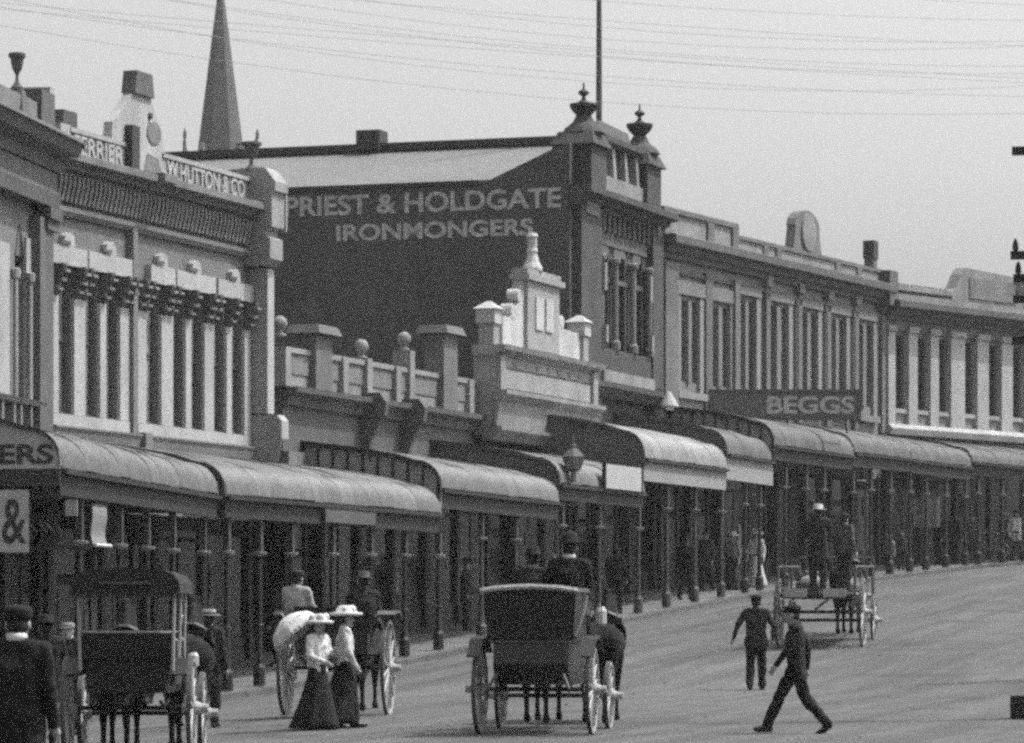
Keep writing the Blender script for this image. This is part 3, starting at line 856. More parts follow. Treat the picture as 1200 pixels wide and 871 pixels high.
def sidetext(s_, pa, pb, py, hpx):
    ya, yb2 = ydepth(pa), ydepth(pb)
    z_ = sz((pa + pb) / 2, py)
    hh = hpx / FPX * Y0 * 1.02
    M = Matrix.Translation((-.258, ya, z_)) @ Matrix.Rotation(R(-90), 4, 'Z') @ Matrix.Rotation(R(90), 4, 'X')
    text(s_, hh, LETP, sw, M, width=ya - yb2, offset=.018, depth=.006)
sidetext('PRIEST & HOLDGATE', 338, 661, 249, 22)
sidetext('IRONMONGERS', 398, 628, 279.5, 18)
shopfront(C, .1, C.L - .2, 3.9, 2.2, 31)

# ---- D: long cement facade with paired windows
tD0, tD1 = .03, LD.t(1033)
D = Bld('paired_window_building', 'long grey two-storey building of paired tall windows with arched parapet ornament', 'building', LD, tD0, tD1)
hd = lambda px, py, w=0.0: D.z(px, py, w)
zdt = hd(940, 313)              # top of the cornice
x862 = D.x(859)
pairs1 = [((795, 803.5), (808, 816.5)), ((830, 839), (844, 852.5))]
pairs2 = [((863, 870.5), (874.5, 883)), ((899, 907.5), (912.5, 921)), ((934.5, 943), (947, 955.5)), ((968.5, 976.5), (980.5, 988.5)), ((1001, 1008.5), (1012.5, 1020.5))]
zwt1, zwb1 = hd(816, 355), hd(816, 450)
zwt2, zwb2 = hd(940, 366), hd(940, 466)
ops = []
for pr in pairs1:
    ops += [(D.x(a), D.x(b), zwb1, zwt1) for a, b in pr]
ops2 = []
for pr in pairs2:
    ops2 += [(D.x(a), D.x(b), zwb2, zwt2) for a, b in pr]
allz0 = 3.9
wall(D, CEMD, 0.01, D.L, allz0, zdt, ops + ops2, 12)
for o_ in ops + ops2:
    window(D, *o_, fm=WOODG, gm=GLASSU)
for pr, z0_, z1_ in [(p, zwb1, zwt1) for p in pairs1] + [(p, zwb2, zwt2) for p in pairs2]:
    (a, b), (c, d) = pr
    first = z1_ == zwt1
    m_ = JAMB
    D.box('window_jamb', m_, D.x(a) - .32, D.x(a) - .02, .001, .1, z0_ - .3, z1_ + .15)
    D.box('window_jamb', m_, D.x(d) + .02, D.x(d) + .32, .001, .1, z0_ - .3, z1_ + .15)
    D.box('mullion', CEMD, D.x(b) + .03, D.x(c) - .03, .001, .08, z0_, z1_)
    D.box('window_head', CEMD, D.x(a) - .36, D.x(d) + .36, .001, .14, z1_ + .152, z1_ + (.55 if first else .38))
    D.box('window_sill', CEML if first else CEMD, D.x(a) - .4, D.x(d) + .4, .001, .2, z0_ - .5, z0_ - .302)
    if first:
        D.box('apron_panel', CEML, D.x(a) - .3, D.x(d) + .3, .001, .08, z0_ - 1.05, z0_ - .52)
    else:
        for xx in (D.x(d) + .75,):
            p = D.box('pilaster', CEM, xx, xx + .34, .001, .14, zwb2 - .8, zwt2 + .55)
            D.box('pilaster_capital', TRIM, xx - .06, xx + .4, .001, .22, zwt2 + .552, zwt2 + .85)
D.box('pilaster', CEM, D.x(822), D.x(822) + .5, .001, .16, zwb1 - .9, zwt1 + .9)
D.box('pilaster', CEM, D.x(855), D.x(855) + .4, .001, .2, zwb1 - .9, zwt1 + .9)
D.box('end_pilaster', CEM, D.x(773), D.x(788), .001, .2, zwb1 - .9, zwt1 + 1.0)
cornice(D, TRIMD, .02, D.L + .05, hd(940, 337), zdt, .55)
D.ext('frieze_band', CEMD, [(0, hd(940, 352)), (.08, hd(940, 352)), (.12, hd(940, 349)), (0, hd(940, 347))], .02, D.L)
zp1 = hd(815, 252)
D.box('parapet', CEML, .05, x862, -.3, .1, zdt + .003, zp1 - .15)
D.box('parapet_coping', CEM, .02, x862 + .05, -.38, .18, zp1 - .148, zp1)
for px in (773, 824, 853):
    D.box('parapet_pier', CEM, D.x(px), D.x(px) + .5, .101, .17, zdt + .004, zp1 - .15)
zp2 = hd(940, 295)
D.box('parapet', CEML, x862 + .01, D.L - .1, -.28, .1, zdt + .003, zp2 - .12)
D.box('parapet_coping', CEM, x862 + .06, D.L - .05, -.34, .16, zp2 - .118, zp2)
for px in (890, 905, 975, 1000):
    D.box('parapet_pier', CEM, D.x(px), D.x(px) + .4, .101, .16, zdt + .004, zp2 - .12)
x0_, x1_ = D.x(927), D.x(927) + 2.3
zo = hd(938, 246)
pts = [(x0_ - .1, zp2 + .002), (x1_ + .1, zp2 + .002), (x1_, zp2 + .35)]
zs_ = zp2 + (zo - zp2) * .55
rr = (x1_ - x0_) / 2
pts += [(x1_ - .12, zs_)] + [((x0_ + x1_) / 2 + rr * .98 * math.cos(a), zs_ + (zo - zs_) * math.sin(a)) for a in np.linspace(.1, math.pi - .1, 9)] + [(x0_ + .12, zs_), (x0_, zp2 + .35)]
od = MB().ext(pts, -.12, .18, 'y').build('arched_ornament', CEM, D.root)
MB().lathe([(.02, -.05), (.6, -.05), (.6, .05), (.02, .06)], (0, 0, 0), 16).build('shell_carving', CEML, od, loc=((x0_ + x1_) / 2, -.14, zs_ - .1), rot=(R(90), 0, 0))
zch = hd(1023, 291)
xx = D.x(1025, -.3)
D.box('chimney', TRIMD, xx - .15, xx + .25, -.62, -.3, zdt + .01, zch - .25)
D.box('chimney_pot', LEAD, xx - .18, xx + .28, -.65, -.27, zch - .248, zch + .35)
D.box('end_block', TRIMD, D.L - .55, D.L + .25, -.3, .5, zdt - .7, hd(1030, 318))
shopfront(D, .1, D.L - .2, 3.8, 2.3, 47)

# ---- E: pale building where the street bends
E = Bld('pale_corner_building', 'pale two-storey building with white window piers and balustraded parapet at the bend', 'building', L2, .05, 16.0)
he = lambda px, py, w=0.0: E.z(px, py, w)
zet = he(1110, 361)
we_ = [(1044.5, 1058.5), (1070.5, 1084), (1095.5, 1108), (1126, 1139), (1154, 1167.5), (1182, 1195)]
zet1, zeb1 = he(1110, 399), he(1110, 484)
xs_ = [(E.x(a), E.x(b)) for a, b in we_]
step = xs_[-1][0] - xs_[-2][0]
while xs_[-1][1] + step < E.L - .5:
    xs_.append((xs_[-1][0] + step, xs_[-1][1] + step))
wall(E, CEMD, 0.01, E.L, 3.9, zet, [(a, b, zeb1, zet1) for a, b in xs_], 12)
for a, b in xs_:
    window(E, a, b, zeb1, zet1, fm=WOODG, gm=GLASS)
    E.box('window_sill', PALE, a - .03, b + .03, .001, .14, zeb1 - .14, zeb1 - .002)
    E.box('apron_panel', CEML, a, b, .001, .05, zeb1 - .75, zeb1 - .15)
edges = [(-.0, xs_[0][0] - .03)] + [(xs_[i][1] + .03, xs_[i + 1][0] - .03) for i in range(len(xs_) - 1)]
for a, b in edges:
    if b - a > .12:
        p = E.box('window_pier', WHITE, a + .02, b - .02, .001, .2, he(1110, 512), zet1 + .1)
        E.box('pier_capital', PALE, a - .02, b + .02, .001, .26, zet1 + .102, zet1 + .3, p)
E.ext('base_course', WHITE, [(0, he(1110, 514)), (.3, he(1110, 514)), (.36, he(1110, 507)), (.22, he(1110, 502)), (0, he(1110, 501))], .0, E.L)
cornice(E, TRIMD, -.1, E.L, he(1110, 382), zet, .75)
E.box('frieze', CEM, .02, E.L, .001, .1, he(1110, 394), he(1110, 382) - .003)
zpe = he(1080, 338)
E.box('parapet_plinth', CEML, .1, E.L, -.3, .12, zet + .003, zet + .28)
E.box('parapet_rail', CEML, .1, E.x(1112), -.3, .14, zpe - .16, zpe)
nb = MB().lathe([(.05, 0), (.1, .04), (.12, .2), (.06, .36), (.09, zpe - zet - .45)], (0, 0, 0), 8).mesh('baluster', CEML)
xx = .3
while xx < E.x(1110):
    inst(nb, 'baluster', E.root, (xx, .05, zet + .285)); xx += .26
zpg = he(1150, 321)
a, b = E.x(1114), E.x(1190)
pg = MB().ext([(a - .1, zet + .285), (b + .3, zet + .285), (b + .3, zpg - .1), (b, zpg), (a + .75, zpg + .12), (a + .5, zpg - .1), (a + .1, zpe + .1), (a - .1, zpe)], -.12, .3, 'y').build('parapet_gable', CEML, E.root)
MB().box(a + 1.0, b - .15, -.16, -.121, zet + .4, zpg - .2).build('gable_panel', CEMD, pg)
E.box('parapet_rail', CEML, b + .32, E.L, -.3, .14, zet + .285, zpe)
shopfront(E, .1, E.L - .2, 3.8, 2.2, 59)

# ------------------------------------------------------------------ verandahs
def vprof(we, drop, n=5):
    pts = [(0.0, drop + .62), (we * .4, drop + .46), (we * .68, drop + .30), (we * .82, drop + .16)]
    for k in range(1, n + 1):
        a = math.pi / 2 * k / n
        pts.append((we * .82 + (we * .18) * math.sin(a), (drop + .16) * math.cos(a) ** .9 if k < n else 0.0))
    return pts

def verandah(label, line, e0, e1, posts, im, near=None, fascia=.34, drop=.42, rise=1.0, pm=CI, valance=False, cap=True, we=WE):
    """e0, e1: photo pixels of the two ends of the eave"""
    t0, t1 = line.t(e0[0], we), line.t(e1[0], we)
    za_, zb2 = line.z(e0[0], e0[1], we), line.z(e1[0], e1[1], we)
    L = t1 - t0
    p0 = line.pt(t0)
    zg = path_z(*line.pt((t0 + t1) / 2, we - .2))
    root = empty('verandah', (p0[0], p0[1], zg), line.rz, label, 'verandah', 'shop verandahs along the footpath')
    za_ -= zg; zb2 -= zg
    pr = [(w, z * rise) for w, z in vprof(we, drop)]
    ze = lambda x: za_ + (zb2 - za_) * x / L
    sheets = max(2, int(round(L / .78)))
    for i in range(sheets):
        xa_, xb_ = L * i / sheets, L * (i + 1) / sheets - .004
        mb = MB()
        m_ = 24
        lift = random.uniform(0, .02); tilt = random.uniform(-.012, .012)
        for k in range(m_ + 1):
            x = xa_ + (xb_ - xa_) * k / m_
            c = .022 * math.cos(2 * math.pi * k / 4)
            for (w, z) in pr:
                s_ = 1 if w < we * .8 else .4
                mb.v.append((x, -w - c * (1 - s_), ze(x) + z + c * s_ + lift + tilt * (k / m_ - .5) + .006 * math.sin(w * 5 + i * 2.1)))
        n_ = len(pr)
        for k in range(m_):
            for j in range(n_ - 1):
                mb.f.append((k * n_ + j, (k + 1) * n_ + j, (k + 1) * n_ + j + 1, k * n_ + j + 1))
        me = bpy.data.meshes.new('roof_sheet'); me.from_pydata(mb.v, [], mb.f)
        me.polygons.foreach_set('use_smooth', [True] * len(me.polygons))
        me.materials.append(im)
        inst(me, 'roof_sheet', root)
    # fascia, gutter
    def beam(name, m_, w0, w1, d0, d1):
        return MB().hexa([(.0, -w1, ze(0) + d0), (L, -w1, ze(L) + d0), (L, -w0, ze(L) + d0), (0, -w0, ze(0) + d0)],
                  [(.0, -w1, ze(0) + d1), (L, -w1, ze(L) + d1), (L, -w0, ze(L) + d1), (0, -w0, ze(0) + d1)]).build(name, m_, root)
    beam('gutter', CI, we - .02, we + .08, -.10, -.025)
    beam('fascia', WOODD if fascia < .4 else SIGNG, we - .12, we - .03, -fascia - .1, -.11)
    beam('wall_plate', WOODD, .02, .14, pr[0][1] - .22, pr[0][1] - .04)
    beam('soffit_beam', WOODD, we * .5 - .06, we * .5 + .06, pr[1][1] - .28, pr[1][1] - .12)
    # rafters
    nr = max(2, int(L / 1.8))
    for i in range(nr + 1):
        x = .05 + (L - .1) * i / nr
        mb = MB().ext([(-w, ze(x) + z - .03) for w, z in pr[:5]] + [(-w, ze(x) + z - .15) for w, z in pr[:5]][::-1], x - .03, x + .03)
        mb.build('rafter', WOODD, root)
    # edge trims on both ends
    for x in (-.02, L):
        mb = MB().ext([(-w, ze(x) + z + .035) for w, z in pr] + [(-w, ze(x) + z - .04) for w, z in pr][::-1], x - .02, x + .02)
        mb.build('end_trim', WOODL if x > 0 else CIG, root)
    # posts
    for px in posts:
        tp = line.t(px, we - .2)
        x = tp - t0
        X, Y = line.pt(tp, we - .2)
        g = path_z(X, Y) - zg + .012
        top = ze(x) - fascia - .1
        H = top - g
        zc_ = g + H * .78
        p = MB().lathe([(.12, 0), (.12, .35), (.075, .42), (.06, .6), (.05, zc_ - g)], (x, -(we - .2), g), 8).build('post', pm, root)
        MB().box(x - .06, x + .06, -(we - .14), -(we - .26), zc_ + .10, top).build('post_head', CIG if pm is CI else pm, p)
        if cap:
            MB().lathe([(.06, 0), (.14, .05), (.15, .09), (.08, .098)], (x, -(we - .2), zc_ + .001), 8).build('capital', CIP, p)
            MB().lathe([(.075, 0), (.085, .02), (.075, .05)], (x, -(we - .2), g + H * .36), 8).build('collar', CIG, p)
    if valance and posts:
        xs2 = [line.t(px, we - .2) - t0 for px in posts]
        zc2 = lambda x: (path_z(*line.pt(t0 + x, we - .2)) - zg) * .22 + (ze(x) - fascia - .1) * .78
        for a, b in zip(xs2[:-1], xs2[1:]):
            MB().hexa([(a + .06, -(we - .17), zc2(a) + .0), (b - .06, -(we - .17), zc2(b) + .0), (b - .06, -(we - .23), zc2(b) + .0), (a + .06, -(we - .23), zc2(a) + .0)],
                      [(a + .06, -(we - .17), zc2(a) + .035), (b - .06, -(we - .17), zc2(b) + .035), (b - .06, -(we - .23), zc2(b) + .035), (a + .06, -(we - .23), zc2(a) + .035)]).build('rail', WOODD, root)
    # near end panel: faces back down the street
    if near:
        kind, depth_ = near
        edge = [(-w, ze(0) + z - .045) for w, z in pr]
        low = -depth_
        if kind == 'boards':
            nb_ = int(we / .34)
            pan = MB().ext(edge + [(-we + .02, ze(0) + low), (0, ze(0) + low)], -.0, .05).build('end_panel', TRIMS, root)
            for k in range(nb_ + 1):
                w = .05 + (we - .12) * k / nb_
                zt_ = float(np.interp(w, [q[0] for q in pr], [q[1] for q in pr])) - .05
                MB().box(-.05, -.002, -w - .025, -w + .025, ze(0) + low, ze(0) + zt_).build('batten', CI, pan)
            MB().ext([(-w, ze(0) + z + .05) for w, z in pr] + [(-w, ze(0) + z - .07) for w, z in pr][::-1], -.075, -.021).build('end_moulding', CI, pan)
        elif kind == 'dark':
            pan = MB().ext(edge + [(-we + .02, ze(0) + low), (0, ze(0) + low)], -.0, .05).build('end_panel', TRIMD, root)
            MB().ext([(-w, ze(0) + z + .05) for w, z in pr] + [(-w, ze(0) + z - .05) for w, z in pr][::-1], -.075, -.021).build('end_moulding', CIG, pan)
    return root, t0, zg, ze, L, pr

V1 = verandah('curved iron verandah with lettered end board at the left edge', L0, (73, 548), (264, 581), [93, 110, 140, 172, 202, 238], IRON, drop=.42)
V2 = verandah('long curved iron verandah with small sign board under its eave', L1, (265.5, 579), (517, 601), [266, 304, 341, 389, 434, 474, 514], IRON2, near=('dark', .05))
V3 = verandah('curved iron verandah with battened end panel, in front of the low shop row', L1, (517.5, 572), (655, 588), [564, 604], IRON2, near=('boards', .45), pm=CIG)
V4 = verandah('short iron verandah carrying the lantern and white notice board', L1, (657, 566), (755, 577), [658, 702, 748], IRON2, near=('dark', .05), pm=CIG, fascia=.3)
V5 = verandah('bright curved iron verandah with dark end panel below the ironmonger', L1, (756, 536), (852, 549), [781, 814, 845], IRONB, near=('dark', .3), fascia=.5, pm=CIG, rise=1.15)
V6 = verandah('grey iron verandah with deep pale fascia beside the dray', L1, (853, 531), (907, 540), [873, 890], IRON3, near=('dark', .1), fascia=.62, rise=1.1)
V7 = verandah('grey iron verandah with battened end panel under the shop name board', LD, (908, 521), (1000, 534), [920, 944, 965, 999], IRON3, near=('boards', .2), rise=1.1)
V8 = verandah('small iron verandah with pale end under the last paired windows', LD, (1001, 530), (1067, 537), [1020, 1043, 1066], IRON3, near=('dark', .2))
V9 = verandah('far iron verandah with hanging cloth just before the bend', LD, (1068, 538), (1138, 547), [1085, 1108, 1131], IRON3, near=('dark', .2))
V10 = verandah('farthest iron verandah below the pale corner building', L2, (1140, 541), (1290, 556), [1146, 1174, 1199, 1230, 1265], IRON3, near=('dark', .2), drop=.3)

LPANEL = mat('pale lettered panel', 0.33, var=.12, speck=.15)
# end board of the left verandah: lettered quarter-round panel
root, t0, zg, ze, L, pr = V1
pan = MB().ext([(-w, ze(0) + z + .04) for w, z in pr] + [(-WE + .02, ze(0) - .02), (0, ze(0) - .02)], -.09, -.03).build('end_panel', SIGNE, root)
MB().ext([(-w, ze(0) + z + .09) for w, z in pr] + [(-w, ze(0) + z + .02) for w, z in pr][::-1], -.14, -.091).build('end_moulding', LETD, pan)
MB().ext([(-WE + .02, ze(0) - .021), (0, ze(0) - .021), (0, ze(0) - .30), (-WE + .02, ze(0) - .30)], -.09, -.03).build('panel_rail', LETD, pan)
wz = lambda px: WE - (73 - px) / 73.0 / .98         # outward distance for a pixel column on this panel
def endtext(s_, pa, pb, z_, h, m_, parent, x=-.097, off=.012):
    M = Matrix.Translation((x, -wz(pa), z_)) @ Matrix.Rotation(R(-90), 4, 'Z') @ Matrix.Rotation(R(90), 4, 'X')
    text(s_, h, m_, parent, M, width=wz(pb) - wz(pa), offset=off, depth=.005)
endtext('ERS', 0, 64, ze(0) + .07, .30, LETD, pan)
sb = MB().box(-.12, -.06, -wz(37), -.02, ze(0) - 1.36, ze(0) - .36).build('hanging_board', WOODD, pan)
for pa, pb in ((-2, 36), (-60, -8), (-120, -66)):
    MB().box(-.14, -.121, -wz(pb), -wz(pa), ze(0) - 1.36, ze(0) - .36).build('letter_panel', LPANEL, sb)
endtext('&', 5, 33, ze(0) - 1.2, .72, LETD, sb, x=-.146)
for px in (40, 52, 60, 70):       # scrollwork beside the board
    MB().tube([(-.1, -wz(px) + .08, ze(0) - 1.25), (-.1, -wz(px) - .06, ze(0) - 1.05), (-.1, -wz(px) + .06, ze(0) - .9), (-.1, -wz(px) - .03, ze(0) - .75)], .028).build('scrollwork', CI, sb)
MB().box(-.12, -.06, -wz(104), -wz(37) - .01, ze(0) - 1.32, ze(0) - 1.26).build('scroll_rail', CI, sb)
MB().box(-.11, -.07, -wz(73), -wz(37) - .01, ze(0) - .5, ze(0) - .46).build('scroll_rail', CI, sb)
MB().box(-.09, -.05, -wz(92), -wz(78), ze(0) - .78, ze(0) - .52).build('letter_panel', SIGNG, sb)

def sign(name, label, cat='sign', group=None):
    o = empty(name, (0, 0, 0), 0, label, cat, group)
    return o
# cloth blind hanging on the left verandah
def hung_on(V, line, px, w, y0, y1, wid, m_, name, label, cat, thick=.03, z_lip=None):
    t = line.t(px, w); X, Y = line.pt(t, w)
    za_, zb2 = line.z(px, y1, w), line.z(px, y0, w)
    o = empty(name, (X, Y, za_), line.rz, label, cat)
    return o, zb2 - za_
o, h = hung_on(V1, L0, 107, WE - .1, 592, 640, 0, None, 'shop_blind', 'pale canvas blind hanging from the left verandah', 'blind')
mb = MB()
pts = []
for i in range(9):
    f = i / 8
    pts.append((0.02 * math.sin(f * 6) - .12 * max(0, .3 - f), f * h))
mb2 = MB().ext([(y - .012, z) for y, z in pts] + [(y + .012, z) for y, z in pts][::-1], 0, .95)
mb2.build('cloth', LIGHTC, o)
MB().tube([(-.05, -.08, .02), (1.0, -.08, .02)], .03).build('bottom_rod', WHITEC, o)
MB().tube([(-.05, 0, h), (1.0, 0, h)], .03).build('top_rod', CIG, o)
# small sign under V2's eave
t = L1.t(376, WE - .05); X, Y = L1.pt(t, WE - .05)
z_ = L1.z(405, 614, WE - .05)
o = empty('eave_sign', (X, Y, z_), L1.rz, 'grey lettered board under the eave of the long curved verandah', 'sign')
wd = L1.t(434, WE - .05) - t
MB().box(0, wd, -.11, -.06, 0, .34).build('board', WOODG, o)
for q in (-.042, wd + .002):
    MB().box(q, q + .04, -.12, -.05, -.03, .37).build('frame_stile', CIG, o)
# white notice on V4
t = L1.t(708, WE + .1); X, Y = L1.pt(t, WE + .1)
z_ = L1.z(728, 574, WE + .1)
o = empty('notice_board', (X, Y, z_), L1.rz, 'blank white notice board fixed to the verandah edge beside the lantern', 'sign')
wd = L1.t(750, WE + .1) - t
hh = L1.z(728, 546, WE + .1) - z_
MB().box(0, wd, -.04, .02, 0, hh).build('board', SIGNW, o)
for q in (-.052, wd + .002):
    MB().box(q, q + .05, -.06, .04, -.04, hh + .04).build('frame_stile', CI, o)
# Begg's sign: stands on the verandah roof, turned to face down the street
k0, k1 = 834, 1006
Ya = LD.pt(LD.t(920, 2.2), 2.2)[1]
Xa, Xb = (k0 - CX) / FPX * Ya, (k1 - CX) / FPX * Ya
zb0, zb1 = EYE + (HY - 489) / FPX * Ya, EYE + (HY - 460) / FPX * Ya
o = empty('shop_name_board', ((Xa + Xb) / 2, Ya, zb0), 0, 'long dark shop name board reading BEGGS above the verandahs', 'sign')
hw, hh = (Xb - Xa) / 2, zb1 - zb0
MB().box(-hw, hw, -.04, .04, 0, hh).build('board', SIGND, o)
for (q0, q1, r0_, r1_) in ((-hw - .07, hw + .07, hh + .002, hh + .09), (-hw - .07, hw + .07, -.09, -.002), (-hw - .07, -hw - .002, 0, hh), (hw + .002, hw + .07, 0, hh)):
    MB().box(q0, q1, -.07, .07, r0_, r1_).build('frame_rail', TRIMD, o)
px2 = lambda p: (p - CX) / FPX * Ya - (Xa + Xb) / 2
text('BEGGS', hh * .66, LETW, o, Matrix.Translation((px2(899), -.047, hh * .17)) @ Matrix.Rotation(R(90), 4, 'X'), width=px2(1001) - px2(899), offset=.02, depth=.006)
for f in (-.8, 0, .8):
    MB().tube([(hw * f, .05, hh * .5), (hw * f + .2, 1.3, -.4)], .03).build('stay', CI, o)
# white triangular bracket lamp by the ironmonger
X, Y = L1.pt(L1.t(783, .6), .6); z_ = L1.z(783, 477, .6)
o = empty('wall_lamp', (X, Y, z_), L1.rz, 'white conical wall lamp at the ironmonger building corner', 'lamp')
MB().lathe([(.3, 0), (.3, .04), (.08, .42), (.03, .44)], (0, 0, 0), 12).build('shade', SIGNW, o)
MB().tube([(0, 0, .43), (0, .3, .5), (0, .62, .45)], .02).build('bracket', CI, o)
# lantern on V4
X, Y = L1.pt(L1.t(672, WE + .1), WE + .1); z_ = L1.z(672, 552, WE + .1)
o = empty('lantern', (X, Y, z_), 0, 'dark gas lantern with pointed crown standing at the verandah edge', 'lamp')
MB().lathe([(.12, -.35), (.1, -.05), (.2, 0), (.3, .06), (.42, .35), (.40, .38), (.02, .38)], (0, 0, 0), 6).build('cage', TRIM, o)
MB().lathe([(.43, .385), (.43, .42), (.2, .62), (.12, .66), (.12, .75), (.05, .8), (.04, 1.0), (.02, 1.05)], (0, 0, 0), 6).build('crown', TRIMD, o)
MB().lathe([(.2, .06), (.36, .34), (.02, .35)], (0, 0, 0), 6).build('glass', GLASS, o)
o.scale = (.72, .72, .82)
# hanging cloth at the far verandah
for (px, y0, y1, wd, m_, lb) in ((1086, 583, 618, .42, LIGHTC, 'pale cloth hanging on a far verandah post'), (1046, 572, 600, .22, MIDC, 'narrow grey cloth hanging under a far verandah'), (1142, 582, 606, .2, MIDC, 'thin pale banner hanging by the far corner')):
    ln = LD if px < 1139 else L2
    X, Y = ln.pt(ln.t(px, WE - .3), WE - .3)
    z0_ = ln.z(px, y1, WE - .3); h = ln.z(px, y0, WE - .3) - z0_
    o = empty('hanging_cloth', (X, Y, z0_), 0, lb, 'cloth', 'cloths hanging under the far verandahs')
    mb = MB()
    pts = [(x, .04 * math.sin(x * 14)) for x in np.linspace(-wd, wd, 13)]
    mb.ext([(x, y) for x, y in pts] + [(x, y + .02) for x, y in pts[::-1]], 0, h, 'z')
    mb.build('cloth', m_, o)
    MB().tube([(-wd - .05, .03, h), (wd + .05, .03, h)], .02).build('rod', CI, o)

# ------------------------------------------------------------------ church spire far behind
YS = 285.0
sX = lambda px: (px - CX) / FPX * YS
sZ = lambda py: EYE + (HY - py) / FPX * YS
cxs = sX(258.5)
gz_ = ground(cxs, YS)
ch = empty('church_spire', (cxs, YS, gz_), R(5), 'slender slate-grey church spire with corner pinnacles far behind the shops', 'spire')
apex = sZ(-30) - gz_
zb_ = sZ(178) - gz_
r0 = (sX(285) - sX(233)) / 2 / math.cos(R(22.5)) * 1.02
zbase_s = zb_ - 6
rbase = r0 * (apex - zbase_s) / (apex - zb_)
MB().lathe([(rbase, zbase_s), (.06, apex), (.03, apex + .05)], (0, 0, 0), 8).build('spire', SPIREM, ch)
tw = rbase * 1.05
MB().box(-tw, tw, -tw, tw, -1, zbase_s - .4).box(-tw - .25, tw + .25, -tw - .25, tw + .25, zbase_s - .398, zbase_s).build('tower', SPIREM, ch)
PIN = MB().box(-.35, .35, -.35, .35, 0, 3.6).lathe([(.45, 3.6), (.5, 3.75), (.06, 6.2), (.15, 6.3), (.15, 6.6), (.03, 6.9)], (0, 0, 0), 6).mesh('pinnacle', SPIREM)
for (a, b) in ((-1, -1), (1, -1), (1, 1), (-1, 1)):
    inst(PIN, 'pinnacle', ch, (a * tw * .95, b * tw * .95, zbase_s - .1), scale=(1, 1, 1.08))
for a in range(8):
    an = R(45 * a + 22.5)
    rr = rbase * .93 * (apex - zb_ + 1.5) / (apex - zbase_s)
    mb = MB().ext([(-.3, 0), (.3, 0), (.3, 1.0), (0, 1.7), (-.3, 1.0)], -.2, .3, 'y')
    mb.build('lucarne', STONEG if a == 5 else SPIREM, ch, loc=(rr * math.cos(an - R(22.5)), rr * math.sin(an - R(22.5)), zb_ - 1.2), rot=(0, 0, an - R(22.5) + R(90))) if a % 2 == 1 else None

# ------------------------------------------------------------------ telegraph pole and wires
def pole(px, Y, H, arms, label):
    p = at(px, Y)
    o = empty('telegraph_pole', p, R(-10), label, 'pole', 'telegraph poles')
    MB().lathe([(.17, -.3), (.15, 1.0), (.10, H), (.02, H + .05)], (0, 0, 0), 10).build('shaft', WOODD, o)
    for (z_, hl) in arms:
        c = MB().box(-hl, hl, -.16, -.06, z_ - .06, z_ + .06).build('crossarm', WOODD, o)
        for k in range(4):
            x = -hl + .08 + (2 * hl - .16) * k / 3
            MB().lathe([(.02, 0), (.02, .07), (.05, .08), (.05, .16), (.03, .18)], (x, -.11, z_ + .061), 8).build('insulator', LEAD, c)
    return o, p
rp, rpp = pole(1219, 57.0, 9.3, [], 'dark telegraph and lamp pole cut by the right edge')
zz = lambda py: EYE + (HY - py) / FPX * 57.0 - rpp.z
for (py, hl) in ((178, .40), (300, .42), (327, .38), (351, .38), (400, .40)):
    c = MB().box(-hl, hl, -.2, -.1, zz(py) - .06, zz(py) + .06).build('crossarm', CI, rp)
    if py in (300, 327, 351):
        for x in (-hl + .07, hl - .07):
            MB().lathe([(.025, 0), (.05, .03), (.04, .12), (.015, .18)], (x, -.15, zz(py) + .061), 8).build('insulator', CI, c)
MB().lathe([(.1, zz(348)), (.17, zz(333)), (.02, zz(332))], (-.22, -.16, 0), 8).build('lamp_glass', SIGNW, rp)
MB().box(-.42, .42, -.3, .3, -.2, .34).build('base_block', WOODD, rp)

wl, lp = pole(-330, 56.0, 12.6, [(12.2, 1.0), (11.5, 1.0), (10.8, 1.0)], 'tall telegraph pole outside the left of the view')
wr, rp2 = pole(1560, 73.0, 12.2, [(11.9, 1.0), (11.2, 1.0), (10.5, 1.0)], 'tall telegraph pole outside the right of the view')
WIRES = []
WIREM = mat('telegraph wire', 0.2, var=.1)
k = 0
for (la, ra) in ((12.43, 12.1), (11.73, 11.4), (11.03, 10.7)):
    for x in (-.92, -.31, .31, .92):
        a = lp + Vector((x * .98, -.11 + .16 * x * -1, la)); b = rp2 + Vector((x * .98, -.11 - .16 * x, ra))
        sag = random.uniform(.1, 1.5)
        pts = [a.lerp(b, f) - Vector((0, 0, sag * 4 * f * (1 - f))) for f in np.linspace(0, 1, 17)]
        w_ = MB().tube(pts, .003, 4).build('overhead_wire', WIREM)
        q = min(pts, key=lambda p_: abs(p_.x / p_.y * FPX + CX - 1150))
        WIRES.append(((q.z - EYE) / q.y, w_))
ORD = ['topmost', 'second', 'third', 'fourth', 'fifth', 'sixth', 'seventh', 'eighth', 'ninth', 'tenth', 'eleventh', 'lowest']
for (q, w_), od_ in zip(sorted(WIRES, key=lambda a: -a[0]), ORD):
    tag(w_, od_ + ' thin telegraph wire from the top where they reach the right edge', 'wire', 'telegraph wires across the sky')
HAZE = 0.00026

